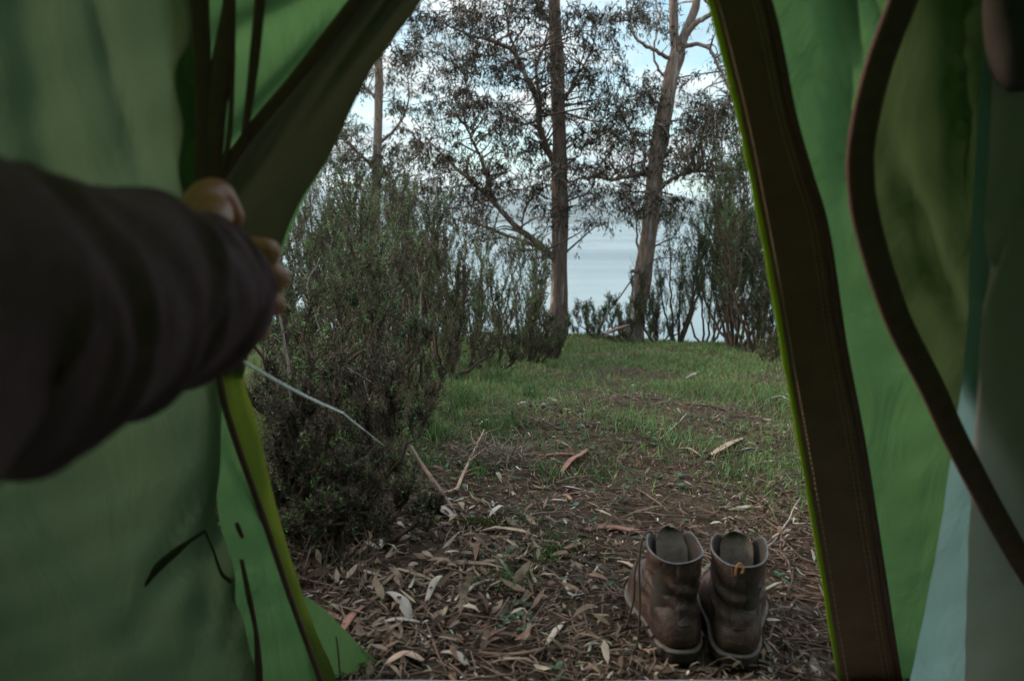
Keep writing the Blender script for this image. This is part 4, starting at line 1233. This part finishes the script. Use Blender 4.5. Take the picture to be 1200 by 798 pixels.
# clump into tufts
x, y = x[keep], y[keep]
gx = np.round(x / .05) * .05; gy = np.round(y / .05) * .05
h1 = np.abs(np.sin(gx * 127.1 + gy * 311.7) * 43758.5) % 1
x = np.where(h1 < .6, gx + (x - gx) * .45, x); y = np.where(h1 < .6, gy + (y - gy) * .45, y)
n = len(x); z = gz(x, y)
near_left = np.exp(-((x + .55 + .02 * y) / (.16 + .08 * y)) ** 2)
Lg = (.018 + .022 * rng.random(n)) * (1 + 1.1 * near_left * rng.random(n)) + .0018 * y
Lg = Lg * (.75 + 1.0 * h1 ** 3 + .6 * (np.sin(5 * x + 2 * y) > .75))
P = np.stack([x, y, z - .002], -1)
D = np.stack([rng.normal(size=n) * .55, rng.normal(size=n) * .55, np.ones(n)], -1)
hue = rng.random(n)[:, None]
c = np.where(hue < .78, np.array([.125, .185, .058]), np.array([.20, .165, .085])) * rng.uniform(.55, 1.45, (n, 1))
c = np.where((hue > .45) & (hue < .6), np.array([.13, .27, .10]) * rng.uniform(.7, 1.3, (n, 1)), c)
add_leaves(mb, P, D, Lg, .0016 + .0006 * y + rng.random(n) * .0012, c, curl=rng.uniform(.05, .35, n))
# taller tussocks along the shrub edge
for q in range(46):
    yy_ = rng.uniform(2.3, 6.4); xx_ = -.40 - .055 * yy_ + rng.normal() * (.10 + .03 * yy_) + .02
    k = 46
    x = xx_ + rng.normal(size=k) * .03; y = yy_ + rng.normal(size=k) * .04
    D = np.stack([rng.normal(size=k) * .42, rng.normal(size=k) * .42, np.ones(k)], -1)
    c = np.where(rng.random((k, 1)) < .7, np.array([.085, .14, .045]), np.array([.17, .14, .075])) * rng.uniform(.5, 1.4, (k, 1))
    add_leaves(mb, np.stack([x, y, gz(x, y)], -1), D, rng.uniform(.07, .2, k) * rng.uniform(.6, 1), .0022 + .0005 * yy_, c, curl=rng.uniform(.1, .4, k))
# isolated tufts
for (px, py, k, hgt) in ((590, 690, 46, .055), (640, 655, 60, .04), (652, 640, 50, .035), (575, 512, 70, .09), (505, 520, 70, .08), (545, 480, 80, .1), (603, 500, 60, .06),
                         (500, 545, 50, .05), (620, 470, 60, .08), (560, 560, 60, .05), (640, 560, 60, .04), (850, 560, 70, .03), (610, 620, 40, .035), (700, 560, 60, .03), (520, 455, 80, .1), (590, 455, 80, .1)):
    g0 = ground_at(px, py)
    x = g0[0] + rng.normal(size=k) * .028; y = g0[1] + rng.normal(size=k) * .035
    P = np.stack([x, y, gz(x, y)], -1)
    D = np.stack([rng.normal(size=k) * .4, rng.normal(size=k) * .4, np.ones(k)], -1)
    c = np.array([.07, .13, .038]) * rng.uniform(.6, 1.5, (k, 1))
    add_leaves(mb, P, D, hgt * rng.uniform(.5, 1.3, k), .003 + .002 * rng.random(k), c, curl=rng.uniform(.1, .35, k))
tag(mb.build('grass', M['grass']), 'short patchy green grass of the clearing', 'grass', kind='stuff')

# broad-leaved weeds, part of ground cover
mb = MB()
x, y = scatter(6000, 1.5, 10.5, 1.3, .6)
k = rng.random(len(x)) < np.clip(grass_density(x, y) + .10, 0, 1)
x, y = x[k], y[k]
for cx, cy in [tuple(ground_at(a, b_)[:2]) for a, b_ in ((610, 720), (598, 728), (590, 650), (800, 575), (700, 470), (690, 500), (850, 500), (640, 480), (760, 520), (720, 590), (870, 700), (640, 790), (880, 790))]:
    x = np.append(x, cx + rng.normal(size=5) * .02); y = np.append(y, cy + rng.normal(size=5) * .025)
n = len(x)
for q in range(4):
    a = rng.random(n) * 6.28
    D = np.stack([np.cos(a), np.sin(a), rng.uniform(.1, .6, n)], -1)
    s = rng.uniform(.6, 1.3, n)
    c = np.array([.065, .125, .070]) * rng.uniform(.6, 1.5, (n, 1))
    add_leaves(mb, np.stack([x, y, gz(x, y) + .004], -1), D, s * (.014 + .0012 * y), s * (.009 + .0008 * y), c, curl=.15, up=np.repeat([[0, 0, 1.]], n, 0))
tag(mb.build('low_weeds', M['grass']), 'small broad green weeds growing low on the ground', 'weeds', kind='stuff')

# litter
def offboot(x, y):
    o = np.ones(len(x), bool)
    for p, a in ((pL, R(3)), (pR, R(-13))):
        dx, dy = x - p[0], y - p[1]
        u = dx * math.cos(a) + dy * math.sin(a); v = -dx * math.sin(a) + dy * math.cos(a)
        o &= ~((np.abs(u) < .05) & (v > -.012) & (v < .31))
    return o


LC = np.array([[.19, .125, .085], [.28, .20, .14], [.38, .30, .23], [.10, .058, .038], [.17, .085, .055], [.46, .40, .33], [.06, .036, .025], [.26, .155, .105]])
mb = MB()
x, y = scatter(68000, 1.165, 11.0, 1.4, .55, .75)
k = rng.random(len(x)) > grass_density(x, y) * .45
cl = .5 + .28 * np.sin(9 * x + 4 * y) + .25 * np.sin(7 * y - 11 * x + 2) + .25 * np.sin(23 * x + 1) * np.sin(19 * y)
k = (k & offboot(x, y) & (rng.random(len(x)) < .25 + .95 * cl))[:len(x)]
x, y = x[k], y[k]
n = len(x)
a = rng.random(n) * 6.28
pw = rng.choice(len(LC), n, p=[.22, .15, .09, .18, .10, .03, .15, .08])
tilt = rng.normal(size=n) * .22
D = np.stack([np.cos(a), np.sin(a), tilt], -1)
up = np.stack([rng.normal(size=n) * .35, rng.normal(size=n) * .35, np.ones(n)], -1)
small = rng.random(n)
L = np.where(small < .90, rng.uniform(.007, .026, n), rng.uniform(.030, .055, n))
Wd = L * rng.uniform(.08, .27, n)
add_leaves(mb, np.stack([x, y, gz(x, y) + .003 + rng.random(n) * .012], -1), D, L, Wd, LC[pw] * np.array([.95, 1.03, 1.0]) * rng.uniform(.4, 1.35, (n, 1)) * (1 + rng.normal(size=(n, 3)) * .06), curl=rng.normal(size=n) * .2, up=up)
# long torn bark ribbons
k = 420
x, y = scatter(k, 1.2, 9.0, 1.6, .55, .75)
kk = offboot(x, y) & offboot(x, y + .06); x, y = x[kk], y[kk]; k = len(x)
a = rng.normal(size=k) * .8 + np.where(rng.random(k) < .5, 0, 3.14)
up = np.stack([rng.normal(size=k) * .2, rng.normal(size=k) * .2, np.ones(k)], -1)
L = rng.uniform(.05, .17, k)
add_leaves(mb, np.stack([x, y, gz(x, y) + .006], -1), np.stack([np.cos(a), np.sin(a), rng.normal(size=k) * .06], -1), L, L * rng.uniform(.05, .12, k),
           LC[rng.choice([0, 1, 3, 4, 7], k)] * rng.uniform(.4, 1.2, (k, 1)), curl=rng.normal(size=k) * .08, up=up)
# the drift of big dry leaves at the foot of the left shrub
k = 520
cx, cy, _ = ground_at(470, 700)
x = cx + rng.normal(size=k) * .24; y = cy + rng.normal(size=k) * .20 + .05
y = np.maximum(y, 1.26)
a = rng.random(k) * 6.28
D = np.stack([np.cos(a), np.sin(a), rng.normal(size=k) * .45], -1)
up = np.stack([rng.normal(size=k) * .5, rng.normal(size=k) * .5, np.ones(k)], -1)
L = rng.uniform(.022, .068, k)
add_leaves(mb, np.stack([x, y, gz(x, y) + .006 + rng.random(k) * .03], -1), D, L, L * rng.uniform(.10, .30, k),
           LC[rng.choice([0, 1, 2, 3, 5, 7], k, p=[.32, .22, .08, .22, .02, .14])] * rng.uniform(.6, 1.15, (k, 1)), curl=rng.normal(size=k) * .14, up=up)
tag(mb.build('leaf_litter', M['litter'], smooth=True), 'dry brown gum leaves scattered over the ground', 'leaf litter', kind='stuff')

mb = MB()
x, y = scatter(4000, 1.17, 10.5, 1.9, .55, .75)
kk = offboot(x, y)
for xi, yi in zip(x[kk], y[kk]):
    a = rng.random() * 6.28; L = rng.uniform(.03, .16) * (1 + .08 * yi)
    d = np.array([math.cos(a), math.sin(a), 0]) * L / 2
    c0 = np.array([xi, yi, 0])
    P = np.array([c0 - d, c0 + rng.normal(size=3) * L * .08, c0 + d])
    P[:, 1] = np.maximum(P[:, 1], 1.17)
    P[:, 2] = gz(P[:, 0], P[:, 1]) + np.array([.004, .006 + .012 * rng.random(), .005 + .02 * rng.random()])
    r_ = rng.uniform(.0008, .0026) * (1 + .06 * yi)
    add_tube(mb, P, [r_, r_ * .9, r_ * .5], 4, np.array([.12, .078, .058]) * rng.uniform(.4, 1.7), cap=True)
tag(mb.build('twig_litter', M['wood']), 'fine twigs and bark scraps lying over the ground', 'twigs', kind='stuff')

# under-shrub tangle: dead stalks and dry grass around the left thicket
mb = MB()
k = 5200
x = -.12 - np.abs(rng.normal(size=k)) * .55 - .18 * 1; y = rng.uniform(1.45, 5.0, k)
x = x - (y - 1.8) * .10
x = np.where((y < 2.2) & (x > -.28), x - .25, x)
P = np.stack([x, y, gz(x, y)], -1)
D = np.stack([rng.normal(size=k) * .7, rng.normal(size=k) * .7, np.ones(k)], -1)
c = np.array([.13, .092, .062]) * rng.uniform(.4, 1.7, (k, 1))
add_leaves(mb, P, D, rng.uniform(.04, .15, k), .0018 + .0004 * y, c, curl=rng.normal(size=k) * .3)
tag(mb.build('dry_stalks', M['litter']), 'dry brown stalks tangled under the left thicket', 'dry stalks', kind='stuff')


# ------------------------------------------------------------------ single fallen pieces
def lying(name, pts, rad, mat, label, cat, group=None, lift=.006, flat=None, seg=7, n=30, side=()):
    mb = MB()
    P = np.array([ground_at(a, b_) for a, b_ in [p[:2] for p in pts]])
    for i, p in enumerate(pts):
        P[i, 2] += lift + (p[2] if len(p) > 2 else 0)
    P = smooth_path(P, n)
    P[:, :2] += np.cumsum(rng.normal(size=(n, 2)) * .0008, 0)
    rad = np.interp(np.linspace(0, 1, n), np.linspace(0, 1, len(rad)), rad)
    add_tube(mb, P, rad, seg, flat=flat, wob=.08)
    for (f, dx, dy, dz, r_) in side:
        i = int(f * (n - 1)); e = P[i] + np.array([dx, dy, dz])
        add_tube(mb, smooth_path(np.array([P[i], (P[i] + e) / 2 + rng.normal(size=3) * .004, e]), 7), np.linspace(r_, r_ * .3, 7), 5)
    return tag(mb.build(name, mat), label, cat, group)


G1 = 'fallen sticks on the clearing'
lying('fallen_stick', [(482, 546, .05), (500, 570, .035), (520, 590, .015), (532, 603, .0), (540, 625, 0)], [.0055, .0060, .0055, .0050, .003], M['stick'],
      'dark broken stick leaning into the dry leaves below the shrubs', 'stick', G1, .008)
lying('fallen_stick', [(520, 582, .0), (535, 578, .01), (545, 560, .02), (556, 540, .035), (566, 522, .05)], [.004, .005, .005, .004, .002], M['bark_pink'],
      'pinkish forked stick beside the dry grass clump', 'stick', G1, .006, side=((.6, .05, .05, .03, .003), (.45, .045, .02, .01, .002), (.8, -.02, .05, .03, .002), (.9, .06, .03, .02, .002)))
lying('fallen_stick', [(540, 704), (560, 695, .012), (578, 687, .004)], [.003, .004, .003], M['pale_stick'], 'short pale stick by the grass tuft', 'stick', G1)
lying('fallen_stick', [(885, 655), (905, 640, .0), (925, 620, .02), (938, 598, .03)], [.0015, .0022, .002, .001], M['pale_stick'], 'thin curved twig right of the boots', 'stick', G1)
lying('fallen_stick', [(898, 640), (912, 632, .008), (930, 628)], [.0022, .0030, .002], M['pale_stick'], 'small pale stick against the right boot', 'stick', G1)
lying('fallen_stick', [(632, 538), (655, 536, .004), (672, 536)], [.005, .006, .004], M['bark_red'], 'red stick lying left of the red bark piece', 'stick', G1)
lying('fallen_stick', [(680, 622), (715, 625, .006), (745, 628, .004), (770, 628)], [.005, .010, .011, .006], M['bark_red'], 'long red bark strip running up to the left boot', 'bark', None, .004, .45)
lying('fallen_stick', [(665, 675), (664, 690, .004), (672, 705, .006), (690, 702, .002)], [.0015, .004, .004, .002], M['pale_stick'], 'pale curled bark sliver left of the boots', 'bark', None, .006, .5)
lying('fallen_stick', [(545, 770), (600, 776, .004), (660, 768, .006), (690, 775)], [.003, .005, .005, .003], M['stick'], 'dark stick near the bottom of the clearing', 'stick', G1)
lying('fallen_stick', [(690, 772, .0), (730, 770, .005), (755, 766)], [.002, .003, .002], M['stick'], 'bent brown twig just left of the boot sole', 'stick', G1)
lying('fallen_stick', [(700, 600), (740, 604, .006), (790, 612, .004)], [.002, .0035, .002], M['stick'], 'brown twig lying behind the left boot', 'stick', G1)
lying('fallen_stick', [(745, 575), (765, 590, .006), (785, 605, .004)], [.0015, .0028, .0015], M['stick'], 'thin dark twig slanting behind the boots', 'stick', G1)
lying('fallen_stick', [(770, 520), (790, 505, .01), (805, 492, .02)], [.002, .003, .0015], M['pale_stick'], 'thin pale twig in the middle of the grass', 'stick', G1)
lying('fallen_stick', [(640, 575), (668, 566, .006), (700, 560)], [.002, .0032, .0015], M['stick'], 'small twig below the red bark piece', 'stick', G1)
# curved bark plates
def plate(pts, w_, mat, label, lift=.01, roll=.6, name='bark_piece'):
    P = np.array([ground_at(a, b_) for a, b_ in pts]); 
    P = smooth_path(P, 16)
    P[:, 2] += lift * np.sin(np.linspace(0.3, 2.9, 16)) + .004
    t = nrm(np.gradient(P, axis=0)); S = nrm(np.cross(t, np.array([0, 0, 1.])))
    wv = w_ * np.sin(np.linspace(.25, 2.85, 16)) ** .6
    mb = MB()
    rows = []
    for layer in (0, 1):
        for v in np.linspace(-1, 1, 7):
            rows.append(P + S * (wv * v * .5)[:, None] + np.array([0, 0, 1.]) * ((1 - v * v) * w_ * .28 * roll + layer * .0016 + v * roll * w_ * .3)[..., None] * np.ones((16, 1)))
    Gp = np.array(rows)
    fa = grid_faces(7, 16)
    mb.add(Gp[:7], fa); mb.add(Gp[7:], fa[:, ::-1])
    return tag(mb.build(name, mat), label, 'bark')


plate([(657, 559), (668, 547), (680, 540), (686, 532)], .030, M['bark_red'], 'red curved piece of bark lying on the grass', .014)
plate([(831, 538), (842, 532), (855, 524), (868, 518)], .045, M['bark_pink'], 'pinkish brown bark piece in the middle of the clearing')
plate([(660, 575), (670, 578), (685, 580)], .014, M['pale_stick'], 'pale flat bark chip below the red piece')
plate([(793, 530), (808, 532), (822, 538)], .018, M['bark_pink'], 'narrow pink bark sliver left of the brown bark piece')
plate([(862, 533), (875, 531), (888, 529)], .015, M['pale_stick'], 'whitish bark sliver right of the brown bark piece')
plate([(803, 446), (812, 441), (818, 438)], .05, M['pale_stick'], 'pale leaf-shaped bark chip on the far grass')
plate([(902, 470), (915, 468), (926, 472)], .04, M['pale_stick'], 'pale bark chip beside the lime flap edge')
plate([(400, 748), (412, 732), (425, 716)], .022, M['bark_red'], 'reddish brown bark strip beside the green skirt')
plate([(440, 742), (465, 738), (492, 737)], .022, M['pale_stick'], 'long pale dry leaf at the lower left')
plate([(455, 706), (470, 722), (480, 736)], .030, M['pale_stick'], 'broad pale leaf propped on the leaf drift', .03)
plate([(500, 716), (512, 700), (520, 690)], .020, M['pale_stick'], 'upright whitish leaf beside the leaf drift', .03)
plate([(450, 786), (475, 780), (498, 784)], .030, M['bark_pink'], 'wide dry leaf at the bottom edge near the skirt', .012)
plate([(518, 772), (535, 778), (548, 788)], .024, M['pale_stick'], 'grey curled leaf at the bottom left', .012)
plate([(495, 600), (515, 603), (532, 612)], .05, M['pale_stick'], 'grey-pink bark slab under the dark broken stick', .014)
plate([(420, 672), (435, 680), (448, 682)], .018, M['pale_stick'], 'pale sliver at the dark foot of the shrub', .012)
plate([(640, 762), (652, 748), (660, 738)], .016, M['pale_stick'], 'small bright leaf left of the lace end', .012)
plate([(724, 665), (738, 670), (750, 678)], .018, M['bark_pink'], 'brown bark scrap beside the loose lace', .010)
# dry grass clump
mb = MB()
c0 = ground_at(585, 545)
k = 520
x = c0[0] + rng.normal(size=k) * .06; y = c0[1] + rng.normal(size=k) * .06
D = np.stack([rng.normal(size=k), rng.normal(size=k), rng.uniform(.05, .7, k)], -1)
add_leaves(mb, np.stack([x, y, gz(x, y) + .01 + rng.random(k) * .03], -1), D, rng.uniform(.03, .09, k), .003, np.array([.17, .13, .10]) * rng.uniform(.5, 1.5, (k, 1)), curl=rng.normal(size=k) * .3)
tag(mb.build('dry_grass', M['litter']), 'clump of dry grey-brown grass beside the pinkish forked stick', 'dry grass')
# moss cushions
for (px, py, sx, sy, lab) in ((560, 618, .085, .05, 'yellow-green moss cushion on the ground left of centre'), (655, 650, .06, .04, 'small moss patch beside the grass tuft near the boots')):
    c0 = ground_at(px, py); mb = MB()
    k = 2600
    a = rng.random(k) * 6.28; r_ = np.sqrt(rng.random(k))
    x = c0[0] + np.cos(a) * r_ * sx * (1 + .3 * np.sin(3 * a)); y = c0[1] + np.sin(a) * r_ * sy * (1 + .3 * np.sin(2 * a + 1))
    z = gz(x, y) + .014 * (1 - r_ ** 2)
    add_needles(mb, np.stack([x, y, z - .004], -1), np.stack([rng.normal(size=k) * .5, rng.normal(size=k) * .5, np.ones(k)], -1), .009, .004, np.array([.085, .095, .025]) * rng.uniform(.5, 1.4, (k, 1)))
    tag(mb.build('moss_patch', M['grass']), lab, 'moss')
# sawn log slab lying in the small shrubs by the leaning trunk
mb = MB(); P = smooth_path(np.array([at(708, 391, 9.3), at(722, 386, 9.25), at(738, 381, 9.2)]), 14)
add_tube(mb, P, np.interp(np.linspace(0, 1, 14), [0, .2, .8, 1], [.012, .04, .045, .02]), 9, flat=.5, wob=.25)
tag(mb.build('fallen_log', M['stick']), 'short broken log lying in the shrubs left of the leaning trunk', 'log')
# white rag / pale leaf caught in the right shrub
mb = MB(); c0 = at(871, 347, 7.6)
add_leaves(mb, c0 + rng.normal(size=(5, 3)) * .02, rng.normal(size=(5, 3)), np.full(5, .05), np.full(5, .03), np.full((5, 3), .32), curl=.3)
tag(mb.build('pale_leaf_cluster', M['litter']), 'pale dry leaves caught in the dark shrub by the lime edge', 'leaves')

# ------------------------------------------------------------------ air
HAZE = True
if HAZE:
    mb = MB()
    v = np.array([[x, y, z] for x in (-9500, 9500) for y in (-600, 9500) for z in (-12, 480)], float)
    fa = np.array([[0, 1, 3, 2], [4, 6, 7, 5], [0, 4, 5, 1], [2, 3, 7, 6], [0, 2, 6, 4], [1, 5, 7, 3]])
    mb.add(v, fa)
    m, nt, out = newmat('haze')
    pv = N_(nt, 'ShaderNodeVolumePrincipled'); pv.inputs['Color'].default_value = (.84, .94, 1.0, 1); pv.inputs['Density'].default_value = .00010
    pv.inputs['Anisotropy'].default_value = .2
    nt.links.new(pv.outputs[0], out.inputs['Volume'])
    hz = mb.build('haze', m, smooth=False); tag(hz, kind='stuff')

# ------------------------------------------------------------------ render settings
scene.view_settings.view_transform = 'Standard'
scene.view_settings.look = 'None'
scene.view_settings.exposure = 1.38
scene.view_settings.gamma = 1
scene.render.engine = 'CYCLES'
cy = scene.cycles
cy.use_denoising = True
cy.denoiser = 'OPENIMAGEDENOISE'
cy.max_bounces = 8
cy.transmission_bounces = 6
cy.transparent_max_bounces = 4
cy.volume_bounces = 1
cy.sample_clamp_indirect = 4
